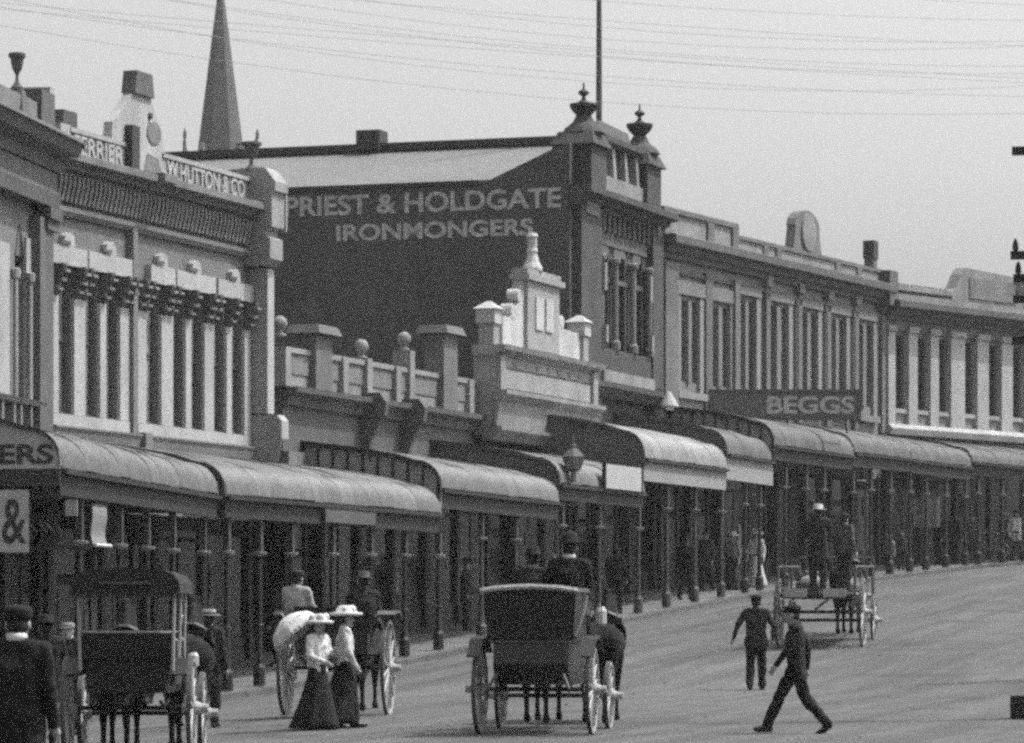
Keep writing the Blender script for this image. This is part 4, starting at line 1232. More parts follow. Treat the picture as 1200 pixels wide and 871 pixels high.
# ------------------------------------------------------------------ people: tapered limbs fused into one skin
def caps_mesh(caps, nseg=10):
    V, F = [], []
    for (a, ra, b, rb, *_r) in caps:
        a, b = Vector(a), Vector(b)
        d = b - a
        L = d.length
        d = d / L if L > 1e-6 else Vector((0, 0, 1))
        u = d.cross(Vector((0, 0, 1)) if abs(d.z) < .9 else Vector((0, 1, 0))).normalized()
        w = d.cross(u)
        rings = []
        for k in (-1.35, -.8, -.3):
            rings.append((a + d * ra * math.sin(k), ra * math.cos(k)))
        rings += [(a, ra), (b, rb)]
        for k in (.3, .8, 1.35):
            rings.append((b + d * rb * math.sin(k), rb * math.cos(k)))
        o = len(V)
        for (c, r) in rings:
            for i in range(nseg):
                t = 2 * math.pi * i / nseg
                V.append(c + (u * math.cos(t) + w * math.sin(t)) * r)
        m = len(rings)
        for j in range(m - 1):
            for i in range(nseg):
                F.append((o + j * nseg + i, o + j * nseg + (i + 1) % nseg, o + (j + 1) * nseg + (i + 1) % nseg, o + (j + 1) * nseg + i))
        F.append(tuple(o + i for i in range(nseg))[::-1])
        F.append(tuple(o + (m - 1) * nseg + i for i in range(nseg)))
    me = bpy.data.meshes.new('b')
    me.from_pydata(V, [], F)
    return me

def fuse(caps, mats, voxel, name, parent, crease=None, smooth_it=4):
    me = caps_mesh(caps)
    o = bpy.data.objects.new('tmp', me)
    COL.objects.link(o)
    md = o.modifiers.new('r', 'REMESH'); md.mode = 'VOXEL'; md.voxel_size = voxel; md.use_smooth_shade = True
    ms = o.modifiers.new('s', 'SMOOTH'); ms.factor = .5; ms.iterations = smooth_it
    dg = bpy.context.evaluated_depsgraph_get()
    out = bpy.data.meshes.new_from_object(o.evaluated_get(dg))
    bpy.data.objects.remove(o)
    bpy.data.meshes.remove(me)
    n = len(out.polygons)
    c = np.empty(n * 3); out.polygons.foreach_get('center', c); c = c.reshape(-1, 3)
    best = np.full(n, 1e9); idx = np.zeros(n, int)
    for (a, ra, b, rb, mi) in caps:
        a_, b_ = np.array(a, float), np.array(b, float)
        d = b_ - a_
        t = np.clip(((c - a_) @ d) / max(d @ d, 1e-9), 0, 1)
        dist = np.linalg.norm(c - (a_ + t[:, None] * d), axis=1) - (ra + (rb - ra) * t)
        k = dist < best
        best[k] = dist[k]; idx[k] = mi
    if crease:
        from mathutils import noise as _nz
        nv = len(out.vertices)
        no = np.empty(nv * 3); out.vertices.foreach_get('normal', no); no = no.reshape(-1, 3)
        co_ = np.empty(nv * 3); out.vertices.foreach_get('co', co_); co_ = co_.reshape(-1, 3)
        d = np.array([_nz.noise(Vector((p[0] * 11, p[1] * 11, p[2] * 7))) + .6 * _nz.noise(Vector((p[0] * 24 + 5, p[1] * 24, p[2] * 15))) for p in co_])
        keep = np.where(co_[:, 2] > crease[0], 0.25, 1.0)
        co_ += no * (d * keep * crease[1])[:, None]
        out.vertices.foreach_set('co', co_.ravel())
    out.materials.clear()
    for m in mats:
        out.materials.append(m)
    out.polygons.foreach_set('material_index', idx.astype(np.int32))
    out.polygons.foreach_set('use_smooth', [True] * n)
    out.name = name
    return inst(out, name, parent)

STAND = dict(hip=(.09, 0, .92), knee=(.10, .02, .49), ank=(.10, -.02, .09), sh=(.185, 0, 1.41), elb=(.25, -.03, 1.13), wr=(.26, .06, .88))
def mir(p): return (-p[0], p[1], p[2])
def person(label, pos, face, top=BLACKC, leg=BLACKC, height=1.72, pose=None, hat=None, hatm=BLACKC, collar=None, skirt=None, skirtm=BLACKC, group=None, voxel=.015, lean=0.0, coat=0.0, hair=HAIR, seated=False, bun=False, name='person', shirt=None):
    """pose: overrides for joints; suffix _l / _r for one side (x to the person's right is positive)"""
    P = {}
    for k, v in STAND.items():
        P[k + '_r'] = v; P[k + '_l'] = mir(v)
    P.update(pelvis=(0, 0, .95), chest=(0, 0, 1.28), neck=(0, 0, 1.46), head=(0, .025, 1.585))
    if pose: P.update(pose)
    k = height / 1.72
    root = empty(name, pos, face, label, 'person', group)
    S = lambda p: (p[0] * k, p[1] * k, p[2] * k)
    caps = []
    T, Lg, Sk, Hr, Bt, Cl = 0, 1, 2, 3, 4, 5
    def cap(a, ra, b, rb, m): caps.append((S(a), ra * k, S(b), rb * k, m))
    pv, chs, nk, hd = (Vector(P[q]) for q in ('pelvis', 'chest', 'neck', 'head'))
    # torso
    for s in (-1, 1):
        cap(pv + Vector((s * .06, 0, -.02)), .125, chs + Vector((s * .07, 0, .0)), .125, T)
        cap(chs + Vector((s * .07, 0, 0)), .125, (Vector(P['sh_r' if s > 0 else 'sh_l']) * .75 + nk * .25) + Vector((0, 0, -.03)), .085, T)
        sfx = '_r' if s > 0 else '_l'
        hp, kn, an = (Vector(P[q + sfx]) for q in ('hip', 'knee', 'ank'))
        cap(hp, .112, kn, .084, Lg); cap(kn, .084, an + Vector((0, 0, .01)), .07, Lg)
        fdir = Vector(P.get('foot' + sfx, (0, 1, 0))).normalized()
        cap(an + Vector((0, 0, -.04)) - fdir * .03, .048, an + fdir * .1 + Vector((0, 0, -.045)), .045, Bt); cap(an + fdir * .1 + Vector((0, 0, -.048)), .044, an + fdir * .17 + Vector((0, 0, -.052)), .036, Bt)
        sh, el, wr = (Vector(P[q + sfx]) for q in ('sh', 'elb', 'wr'))
        cap(sh, .075, el, .052, T); cap(el, .052, wr, .038, T)
        hdir = (wr - el).normalized()
        side = Vector((s, 0, 0)) - hdir * hdir.dot(Vector((s, 0, 0)))
        side = side.normalized() if side.length > .01 else Vector((0, 0, 1))
        fw = hdir.cross(side) * (1 if s < 0 else -1)
        pal = wr + hdir * .07
        cap(wr, .03, pal, .036, Sk)
        for q, ln in ((-1.5, .062), (-.5, .075), (.5, .07), (1.5, .055)):
            b0 = pal + fw * q * .02 + hdir * .02
            b1 = b0 + hdir * ln * .6
            cap(b0, .0105, b1, .0095, Sk); cap(b1, .0095, b1 + hdir * ln * .4 - side * .02, .0085, Sk)
        cap(wr + hdir * .03 + fw * .03, .012, pal + fw * .055 + hdir * .01, .01, Sk)
    cap(pv, .13, chs, .12, T)
    if coat:
        for s in (-1, 1):
            cap(pv + Vector((s * .07, 0, 0)), .13, pv + Vector((s * .085, 0, -coat)), .135, T)
        cap(pv, .13, pv + Vector((0, -.02, -coat)), .13, T)
    cap(chs + Vector((0, 0, .1)), .09, nk + Vector((0, -.01, -.005)), .072, T)
    for s in (-1, 1):
        shv = Vector(P['sh_r' if s > 0 else 'sh_l'])
        cap(nk + Vector((s * .03, -.015, -.02)), .06, shv * .8 + nk * .2 + Vector((0, 0, .0)), .07, T)
    cap(nk, .052, hd + Vector((0, -.01, -.05)), .056, Sk)
    cap(hd + Vector((0, -.035, -.06)), .05, hd + Vector((0, -.03, -.02)), .06, Hr)
    # head
    cap(hd + Vector((0, .015, -.055)), .068, hd + Vector((0, .005, .04)), .087, Sk)
    cap(hd + Vector((0, -.028, .0)), .08, hd + Vector((0, -.01, .055)), .086, Hr)
    cap(hd + Vector((0, .095, .012)), .010, hd + Vector((0, .108, -.02)), .014, Sk)           # nose
    cap(hd + Vector((0, .06, -.085)), .032, hd + Vector((0, .07, -.09)), .028, Sk)            # chin
    for s in (-1, 1):
        cap(hd + Vector((s * .083, -.005, .01)), .018, hd + Vector((s * .083, -.005, -.025)), .014, Sk)
        cap(hd + Vector((s * .032, .082, .018)), .010, hd + Vector((s * .033, .083, .017)), .009, Hr)
    cap(hd + Vector((-.02, .086, -.05)), .006, hd + Vector((.02, .086, -.05)), .006, Hr)
    if bun:
        cap(hd + Vector((0, -.08, .05)), .06, hd + Vector((0, -.1, .03)), .055, Hr)
    cz_ = nk + Vector((0, -.005, .012))
    if collar:
        MB().lathe_s([(.074, 0), (.076, .03), (.07, .055), (.064, .056), (.066, .002)], S(cz_), 14, (k, k * 1.05, k)).build('collar', collar, root, smooth=True)
    fuse(caps, [top, leg, SKIN, hair, LEATH, collar or top], voxel * k, 'body', root, crease=((nk.z - .03) * k, .017))
    hz_ = S(hd + Vector((0, -.005, .065)))
    if hat == 'bowler':
        mb = MB().lathe_s([(.15, 0), (.155, .015), (.11, .02), (.108, .07), (.085, .12), (.04, .14), (.005, .143)], hz_, 16, (k * .92, k * 1.08, k))
        mb.build('hat', hatm, root, smooth=True)
    elif hat == 'boater':
        o = MB().lathe_s([(.175, 0), (.175, .012), (.105, .014), (.105, .085), (.1, .09), (.005, .092)], hz_, 18, (k, k * 1.05, k)).build('hat', hatm, root)
        MB().lathe_s([(.1065, .016), (.1065, .045), (.10, .046)], hz_, 18, (k, k * 1.05, k)).build('hat_band', BLACKC, o)
    elif hat == 'cap':
        o = MB().lathe_s([(.092, -.03), (.099, .0), (.108, .035), (.098, .062), (.055, .078), (.005, .08)], hz_, 16, (k, k * 1.12, k)).build('hat', hatm, root, smooth=True)
        MB().ball((hz_[0], hz_[1] + .1 * k, hz_[2] - .005), .085 * k, 12, 5, (1, .9, .16)).build('peak', hatm, o)
    elif hat == 'felt':
        MB().lathe_s([(.17, .0), (.175, .014), (.105, .018), (.1, .09), (.085, .115), (.06, .105), (.005, .098)], hz_, 16, (k * .95, k * 1.1, k)).build('hat', hatm, root, smooth=True)
    elif hat == 'lady':
        o = MB().lathe_s([(.20, -.01), (.235, .01), (.23, .035), (.15, .05), (.13, .11), (.09, .14), (.005, .145)], hz_, 20, (k, k * 1.05, k)).build('hat', hatm, root, smooth=True)
        MB().ball((hz_[0] + .06, hz_[1] + .08, hz_[2] + .08), .06).ball((hz_[0] - .05, hz_[1] + .09, hz_[2] + .09), .055).ball((hz_[0] + .1, hz_[1] - .03, hz_[2] + .08), .05).build('hat_trimming', hatm, o, smooth=True)
    if skirt:
        zt_, zb_, rt, rb, sway = skirt
        v, f = [], []
        nz, na = 10, 36
        for j in range(nz + 1):
            g = j / nz
            r = rt + (rb - rt) * (g ** 1.15)
            for i in range(na):
                a = 2 * math.pi * i / na
                fold = 1 + .13 * g * math.cos(a * 8 + 1.1 * math.sin(a * 2) + .6 * g) * (.6 + .4 * math.sin(a * 3)) + .06 * g * math.cos(a * 3 + .5)
                v.append((r * fold * math.cos(a) * k + sway[0] * g * g, r * fold * math.sin(a) * k * .92 + sway[1] * g * g, (zt_ + (zb_ - zt_) * g) * k))
        for j in range(nz):
            for i in range(na):
                f.append((j * na + i, j * na + (i + 1) % na, (j + 1) * na + (i + 1) % na, (j + 1) * na + i))
        f.append(tuple(range(na)))
        f.append(tuple(range(nz * na, (nz + 1) * na))[::-1])
        m = MB(); m.v, m.f = v, f
        sk = m.build('skirt', skirtm, root, smooth=True)
        MB().lathe([(rt * 1.03, 0), (rt * 1.03, .045), (rt * .9, .046)], (0, 0, (zt_ - .02) * k), 18).build('belt', LEATH, sk)
    return root

def sit(z, fwd=.42, arms=True):
    d = dict(pelvis=(0, 0, z + .1), chest=(0, -.02, z + .45), neck=(0, 0, z + .63), head=(0, .03, z + .77),
             hip_r=(.1, .05, z + .07), hip_l=(-.1, .05, z + .07), knee_r=(.13, fwd, z + .08), knee_l=(-.13, fwd, z + .08),
             ank_r=(.13, fwd + .08, z - .33), ank_l=(-.13, fwd + .08, z - .33), sh_r=(.19, -.01, z + .58), sh_l=(-.19, -.01, z + .58),
             elb_r=(.24, .08, z + .32), elb_l=(-.24, .08, z + .32), wr_r=(.12, .34, z + .3), wr_l=(-.12, .34, z + .3))
    return d
WALK = dict(hip_r=(.09, .0, .92), knee_r=(.09, .22, .52), ank_r=(.09, .40, .10), knee_l=(-.09, -.12, .50), ank_l=(-.09, -.42, .13), foot_l=(0, .8, -.5),
            elb_r=(.24, -.14, 1.14), wr_r=(.24, -.12, .88), elb_l=(-.24, .08, 1.13), wr_l=(-.22, .24, .92))
STROLL = dict(knee_r=(.1, .1, .50), ank_r=(.1, .12, .09), knee_l=(-.1, .0, .49), ank_l=(-.1, -.16, .10), foot_l=(0, 1, -.3))

# ------------------------------------------------------------------ horse
def horse(label, pos, face, m=HORSED, k=1.0, head_low=0.0):
    root = empty('horse', pos, face, label, 'horse', 'carriage horses')
    c = []
    def cap(a, ra, b, rb, mi=0): c.append((tuple(Vector(a) * k), ra * k, tuple(Vector(b) * k), rb * k, mi))
    # x right, y forward, z up; withers at 1.5 m
    for s in (-1, 1):
        cap((s * .07, .45, 1.12), .25, (s * .09, -.1, 1.10), .26)
        cap((s * .09, -.1, 1.10), .26, (s * .10, -.62, 1.17), .26)
        cap((s * .08, .5, 1.05), .22, (s * .1, .62, .88), .15)
    cap((0, .5, 1.28), .19, (0, -.5, 1.25), .2)
    cap((0, .55, 1.22), .21, (0, .92, 1.62 - head_low), .13)
    cap((0, .92, 1.62 - head_low), .13, (0, 1.06, 1.80 - head_low), .105)
    cap((0, 1.06, 1.80 - head_low), .105, (0, 1.28, 1.56 - head_low), .085)
    cap((0, 1.28, 1.56 - head_low), .085, (0, 1.42, 1.40 - head_low), .06)
    for s in (-1, 1):
        cap((s * .06, 1.0, 1.88 - head_low), .03, (s * .065, .99, 2.0 - head_low), .012)
        y0 = .55 + (.06 if s > 0 else -.04)
        cap((s * .15, .55, .95), .13, (s * .15, y0 + .02, .55), .062)
        cap((s * .15, y0 + .02, .55), .06, (s * .15, y0, .30), .038); cap((s * .15, y0, .3), .038, (s * .15, y0, .12), .04)
        cap((s * .15, y0, .1), .048, (s * .15, y0 + .05, .05), .06, 1)
        yb = -.72 + (-.1 if s > 0 else .08)
        cap((s * .14, -.6, 1.05), .2, (s * .16, -.48, .78), .13); cap((s * .16, -.48, .78), .13, (s * .15, yb - .06, .52), .065)
        cap((s * .15, yb - .06, .52), .06, (s * .15, yb, .28), .042); cap((s * .15, yb, .28), .04, (s * .15, yb, .12), .042)
        cap((s * .15, yb, .1), .05, (s * .15, yb + .05, .05), .062, 1)
    cap((0, -.83, 1.28), .05, (0, -.95, 1.1), .07, 1); cap((0, -.95, 1.1), .07, (0, -.97, .62), .035, 1)
    for i in range(5):
        f = i / 4
        cap((0, .62 + .36 * f, 1.5 + .38 * f - head_low * f), .05, (0, .55 + .36 * f, 1.42 + .36 * f - head_low * f), .04, 1)
    fuse(c, [m, BLACKC], .026 * k, 'body', root, smooth_it=3)
    MB().lathe([(.25, -.035), (.30, -.03), (.30, .03), (.25, .035)], (0, 0, 0), 16).build('collar', LEATH, root, loc=(0, .62 * k, 1.26 * k), rot=(R(-62), 0, 0), scale=(k, k * 1.25, k))
    MB().box(-.3 * k, .3 * k, -.05, .05, 1.4 * k, 1.50 * k).build('saddle_pad', LEATH, root)
    return root

# ------------------------------------------------------------------ wheels and vehicles (local y forward, x right)
_wh = {}
def wheel(parent, x, y, r, m=WHEELM, nsp=14, spin=0.0):
    key = (round(r, 3), m.name)
    if key not in _wh:
        rim = MB().lathe([(r - .055, -.025), (r - .012, -.025), (r - .012, .025), (r - .055, .025)], (0, 0, 0), 40)
        rim.f = rim.f[:-2]; n = 40
        rim.f += [(3 * n + k, 3 * n + (k + 1) % n, (k + 1) % n, k) for k in range(n)]
        ty = MB().lathe([(r - .0115, -.028), (r, -.028), (r, .028), (r - .0115, .028)], (0, 0, 0), 40)
        ty.f = ty.f[:-2] + [(3 * n + k, 3 * n + (k + 1) % n, (k + 1) % n, k) for k in range(n)]
        sp = MB().tube([(.07, 0, .01), (r * .55, 0, .0), (r - .05, 0, 0)], [.022, .017, .016], 6)
        hub = MB().lathe([(.03, -.12), (.06, -.11), (.085, -.04), (.085, .05), (.055, .12), (.05, .19), (.01, .195)], (0, 0, 0), 12)
        _wh[key] = (rim.mesh('rim', m), ty.mesh('tyre', TYREM), sp.mesh('spoke', m), hub.mesh('hub', m))
    rim, ty, sp, hub = _wh[key]
    side = 1 if x > 0 else -1
    w = inst(hub, 'wheel', parent, (x, y, r), (0, R(90) * side, 0))
    inst(rim, 'rim', w); inst(ty, 'tyre', w)
    for i in range(nsp):
        inst(sp, 'spoke', w, rot=(0, 0, 2 * math.pi * i / nsp + spin))
    return w

def heading(px, Y, deg):
    return -R(deg)           # rotation about z so that local +y points deg clockwise from the view axis

# surrey at the left
pS = at(152, 45.5); hS = R(0.5)
sv = empty('surrey', pS, hS, 'dark canopied surrey carriage seen from behind beside the left verandah', 'carriage')
for x in (-.72, .72):
    wheel(sv, x, 0, .60); wheel(sv, x, 1.75, .50)
MB().tube([(-.7, 0, .60), (.7, 0, .60)], .03).build('rear_axle', COACH, sv)
MB().tube([(-.7, 1.75, .50), (.7, 1.75, .50)], .03).build('front_axle', COACH, sv)
MB().ext([(-.45, .78), (1.9, .78), (2.2, 1.0), (2.18, 1.04), (1.8, .86), (-.3, .86), (-.42, 1.05), (-.5, 1.05)], -.46, .46).build('body', COACH, sv)
for x in (-.40, .40):
    MB().tube([(x, -.5, .68), (x, 0, .60), (x, .5, .68)], .025).build('spring', CI, sv)
for yy, s_ in ((-.25, 'rear'), (.75, 'front')):
    st = MB().box(-.5, .5, yy, yy + .5, 1.05, 1.17).box(-.46, .46, yy + .04, yy + .46, .87, 1.049).build('seat', LEATH, sv)
    MB().hexa([(-.52, yy - .08, 1.171), (.52, yy - .08, 1.171), (.52, yy + .04, 1.171), (-.52, yy + .04, 1.171)],
              [(-.54, yy - .16, 1.47), (.54, yy - .16, 1.47), (.54, yy - .09, 1.47), (-.54, yy - .09, 1.47)]).build('backrest', LEATH, st)
    MB().tube([(-.55, yy - .13, 1.475), (.55, yy - .13, 1.475)], .022).build('back_rail', WHEELM, st)
    for x in (-.54, .54):
        MB().tube([(x, yy - .1, 1.4), (x, yy + .3, 1.38), (x, yy + .42, 1.15)], .02).build('arm_rail', WHEELM, st)
for x in (-.53, .53):
    for yy in (-.42, .5, 1.25):
        MB().tube([(x, yy, 1.0), (x * 1.04, yy, 2.0)], .02).build('canopy_post', WHEELM, sv)
cp = MB().ext([(-.63, 1.93), (-.62, 2.05), (-.55, 2.15), (-.42, 2.19), (0, 2.225), (.42, 2.19), (.55, 2.15), (.62, 2.05), (.63, 1.93)], -.6, 1.5, 'y').build('canopy', DARKC, sv)
for i in range(22):
    x = -.6 + 1.2 * i / 21
    MB().box(x - .022, x + .022, -.62, -.602, 1.88, 1.932).build('fringe_tassel', LEATH, cp)
MB().box(-.3, .3, -.63, -.605, 2.03, 2.06).build('canopy_strip', CIG, cp)
for x in (-.60, .60):
    MB().lathe([(.05, 0), (.07, .02), (.07, .14), (.04, .18)], (x, 1.9, 1.05), 8).build('carriage_lamp', BRASS, sv)
    MB().ext([(-.5, 1.0), (-.2, 1.18), (.2, 1.18), (.5, 1.0), (.48, .98), (.2, 1.15), (-.2, 1.15), (-.48, .98)], x - .1, x + .1).build('mudguard', LEATH, sv)
MB().tube([(0, 2.0, .6), (0, 4.6, .85)], .035).build('shaft_pole', WOODD, sv)
for i, x in enumerate((-.42, .42)):
    c_, s_ = math.cos(hS), math.sin(hS)
    lx, ly = x, 3.45
    X, Y = pS.x + lx * c_ - ly * s_, pS.y + lx * s_ + ly * c_
    horse(('left' if i == 0 else 'right') + ' dark horse harnessed to the canopied surrey', (X, Y, ground(X, Y)), hS)

# landau cab in the road
pC = at(628, 52.6); hC = -R(8)
cb_ = empty('landau_cab', pC, hC, 'black hooded landau cab seen from behind in the middle of the road', 'carriage')
for x in (-.76, .76):
    wheel(cb_, x, 0, .60); wheel(cb_, x, 2.0, .48)
MB().tube([(-.72, 0, .60), (.72, 0, .60)], .035).build('rear_axle', COACH, cb_)
MB().tube([(-.72, 2.0, .48), (.72, 2.0, .48)], .035).build('front_axle', COACH, cb_)
MB().ext([(-.42, .72), (.0, .66), (1.2, .66), (1.35, .95), (1.3, 1.22), (-.52, 1.22), (-.55, .95)], -.5, .5).build('body', COACH, cb_)
hood = MB()
lo, hi = [(-.56, -.50, 1.221), (.56, -.50, 1.221), (.56, .95, 1.221), (-.56, .95, 1.221)], [(-.62, -.62, 1.9), (.62, -.62, 1.9), (.60, .75, 1.92), (-.60, .75, 1.92)]
hood.hexa(lo, hi)
ho = hood.build('hood', LEATH, cb_)
MB().ext([(-.64, 1.901), (.64, 1.901), (.62, 1.95), (.35, 1.985), (0, 2.0), (-.35, 1.985), (-.62, 1.95)], -.66, .8, 'y').build('hood_roof', LEATH, ho)
MB().tube([(-.65, -.67, 1.915), (-.4, -.68, 1.955), (0, -.685, 1.975), (.4, -.68, 1.955), (.65, -.67, 1.915)], .04).build('hood_edge', WOODL, ho)
MB().tube([(-.55, -.53, 1.235), (.55, -.53, 1.235)], .022).build('beading', CIG, ho)
for x in (-.63, .63):
    MB().tube([(x * .93, -.45, 1.3), (x * 1.03, .0, 1.62), (x, .5, 1.85)], .018).build('hood_iron', CIG, ho)
for x in (-.45, .45):
    MB().tube([(x, -.55, .82), (x, 0, .64), (x, .55, .72)], .03).build('spring', CI, cb_)
    MB().tube([(x, -.6, .8), (x * 1.2, -.75, .62), (x * 1.2, -.72, .5)], .025).build('step_iron', CIG, cb_)
    MB().lathe([(.05, 0), (.08, .03), (.08, .2), (.05, .26)], (x * 1.65, 1.15, 1.45), 8).build('carriage_lamp', BRASS, cb_)
MB().box(-.5, .5, 1.5, 1.95, 1.60, 1.72).box(-.45, .45, 1.55, 1.9, .9, 1.599).build('driver_seat', LEATH, cb_)
MB().hexa([(-.5, 1.42, 1.73), (.5, 1.42, 1.73), (.5, 1.5, 1.73), (-.5, 1.5, 1.73)], [(-.52, 1.36, 1.98), (.52, 1.36, 1.98), (.52, 1.42, 1.98), (-.52, 1.42, 1.98)]).build('driver_backrest', LEATH, cb_)
MB().hexa([(-.48, 1.9, 1.0), (.48, 1.9, 1.0), (.48, 2.55, 1.0), (-.48, 2.55, 1.0)], [(-.48, 1.9, 1.06), (.48, 1.9, 1.06), (.48, 2.6, 1.2), (-.48, 2.6, 1.2)]).build('footboard', COACH, cb_)
for x in (-.76, .76):
    MB().ext([(-.6, 1.05), (-.3, 1.28), (.2, 1.32), (.6, 1.1), (.58, 1.08), (.2, 1.29), (-.3, 1.25), (-.58, 1.03)], x - .09, x + .09).build('mudguard', LEATH, cb_)
MB().tube([(0, 2.4, .6), (0, 5.0, .9)], .035).build('shaft_pole', WOODD, cb_)
def onv(p, h, lx, ly):
    c_, s_ = math.cos(h), math.sin(h)
    return p.x + lx * c_ - ly * s_, p.y + lx * s_ + ly * c_
for i, x in enumerate((-.42, .42)):
    X, Y = onv(pC, hC, x, 3.9)
    horse(('left' if i == 0 else 'right') + ' dark horse harnessed to the hooded landau cab', (X, Y, ground(X, Y)), hC)
X, Y = onv(pC, hC, .24, 1.7)
person('large driver in dark coat and bowler hat on the landau box', (X, Y, pC.z), hC, height=1.95, pose=sit(1.45), hat='bowler', collar=WHITEC)
X, Y = onv(pC, hC, -.27, 1.72)
person('smaller passenger in dark clothes with pale scarf beside the landau driver', (X, Y, pC.z), hC, height=1.70, pose=sit(1.62), top=DARKC, hat='felt', collar=LIGHTC)

# gig with two men by the far side
pG = at(395, 60.5); hG = -R(6)
gg = empty('gig', pG, hG, 'two-wheeled gig with tall spoked wheels behind the two women', 'carriage')
for x in (-.80, .80):
    wheel(gg, x, 0, .74)
MB().tube([(-.76, 0, .74), (.76, 0, .74)], .035).build('axle', COACH, gg)
MB().ext([(-.5, .95), (.75, .95), (1.0, 1.3), (.96, 1.32), (.7, 1.02), (-.42, 1.02), (-.46, 1.3), (-.5, 1.3)], -.55, .55).build('body', COACH, gg)
st = MB().box(-.56, .56, -.3, .2, 1.28, 1.38).box(-.5, .5, -.28, .18, 1.02, 1.279).build('seat', LEATH, gg)
MB().hexa([(-.57, -.38, 1.381), (.57, -.38, 1.381), (.57, -.3, 1.381), (-.57, -.3, 1.381)], [(-.6, -.46, 1.68), (.6, -.46, 1.68), (.6, -.4, 1.68), (-.6, -.4, 1.68)]).build('backrest', LEATH, st)
for x in (-.80, .80):
    MB().ext([(-.4, 1.56), (-.2, 1.62), (.3, 1.62), (.5, 1.5), (.48, 1.47), (.3, 1.58), (-.2, 1.58), (-.38, 1.53)], x - .13, x + .15).build('mudguard', WOODG if x > 0 else LEATH, gg)
    MB().tube([(x * .55, .6, 1.0), (x * .5, 1.6, 1.05), (x * .45, 3.2, 1.1)], .03).build('shaft', WOODD, gg)
    MB().tube([(x * .6, -.5, .9), (x * .6, 0, .80), (x * .6, .5, .92)], .028).build('spring', CI, gg)
X, Y = onv(pG, hG, 0, 2.5)
horse('dark horse harnessed in the shafts of the gig', (X, Y, ground(X, Y)), hG)
X, Y = onv(pG, hG, -.62, -.05)
person('man in light linen jacket seated at the left of the gig', (X, Y, pG.z), hG - R(25), height=1.7, pose=sit(1.36), top=LINEN, leg=DARKC, hat='cap', hatm=DARKC)
X, Y = onv(pG, hG, .42, -.02)
person('man in dark jacket leaning on the right of the gig seat', (X, Y, pG.z), hG + R(15), height=1.66, pose=sit(1.36), top=DARKC, leg=DARKC, hat='felt', hatm=MIDC)

# dray with a standing driver
pD = at(962, 82.0); hD = -R(11)
dr = empty('flat_dray', pD, hD, 'flat horse dray with pale boards and standing driver going uphill', 'cart')
for x in (-.88, .88):
    wheel(dr, x, .0, .72); wheel(dr, x, 2.3, .55)
MB().tube([(-.85, 0, .72), (.85, 0, .72)], .04).build('rear_axle', CI, dr)
MB().tube([(-.85, 2.3, .55), (.85, 2.3, .55)], .04).build('front_axle', CI, dr)
MB().box(-.75, .75, -.9, 3.0, 1.0, 1.08).build('bed_frame', WOODD, dr)
for i in range(6):
    x = -.78 + i * .26
    MB().box(x + .008, x + .252, -.95, 3.05, 1.083, 1.13).build('bed_board', CREAMW if i in (0, 1, 4, 5) else WOODG, dr)
for q in (-.66, .15):
    MB().box(q, q + .48, -.975, -.951, 1.02, 1.20).build('tail_board', CREAMW, dr)
for x in (-.8, .8):
    r_ = MB().tube([(x, -.9, 1.65), (x, 2.9, 1.7)], .03).build('side_rail', WOODG, dr)
    for yy in (-.85, .3, 1.5, 2.8):
        MB().tube([(x, yy, 1.08), (x, yy, 1.66)], .028).build('stanchion', WOODG, dr)
MB().tube([(-.8, 2.95, 1.9), (.8, 2.95, 1.9)], .03).tube([(-.8, 2.95, 1.08), (-.8, 2.95, 1.9)], .03).tube([(.8, 2.95, 1.08), (.8, 2.95, 1.9)], .03).build('head_rail', WOODG, dr)
for x in (-.45, .45):
    MB().tube([(x, 3.0, .8), (x, 5.2, 1.0)], .035).build('shaft', WOODD, dr)
X, Y = onv(pD, hD, .1, 4.4)
horse('dark draught horse pulling the flat dray', (X, Y, ground(X, Y)), hD, k=1.05)
sacks = [(-.42, 1.9, 1.3, 1.0, LIGHTC), (.42, 2.0, 1.3, .9, MIDC), (-.4, 1.2, 1.28, .8, MIDC), (.45, 1.25, 1.26, .8, LIGHTC)]
for i, (x, y, z_, s_, m_) in enumerate(sacks):
    X, Y = onv(pD, hD, x, y)
    sk_ = MB().ball((0, 0, 0), .26 * s_, 12, 8, (1.2, 1.4, .75)).lathe([(.07, .10), (.05, .2), (.09, .28), (.02, .27)], (.05, .2, 0), 8).build('sack', m_, None, smooth=True, loc=(X, Y, pD.z + 1.13 + .19 * s_), rot=(0, 0, hD + i))
    tag(sk_, ['pale full sack at the front left of the dray bed', 'grey sack at the front right of the dray bed', 'grey sack behind the pale one on the left of the dray', 'pale sack just right of the standing driver on the dray'][i], 'sack', 'sacks on the dray')
X, Y = onv(pD, hD, -.10, .35)
person('driver in dark coat and pale hat standing on the dray', (X, Y, pD.z + 1.14), hD, height=1.80, pose=dict(elb_r=(.26, .1, 1.14), wr_r=(.18, .36, 1.12), elb_l=(-.26, .1, 1.14), wr_l=(-.16, .36, 1.12)), hat='felt', hatm=STRAW, coat=.28, top=DARKC)
X, Y = onv(pD, hD, .38, .95)
person('helper in shirt sleeves standing beside the dray driver', (X, Y, pD.z + 1.14), hD - R(30), height=1.66, top=MIDC, leg=DARKC, hat='cap', hatm=DARKC, shirt=LIGHTC)

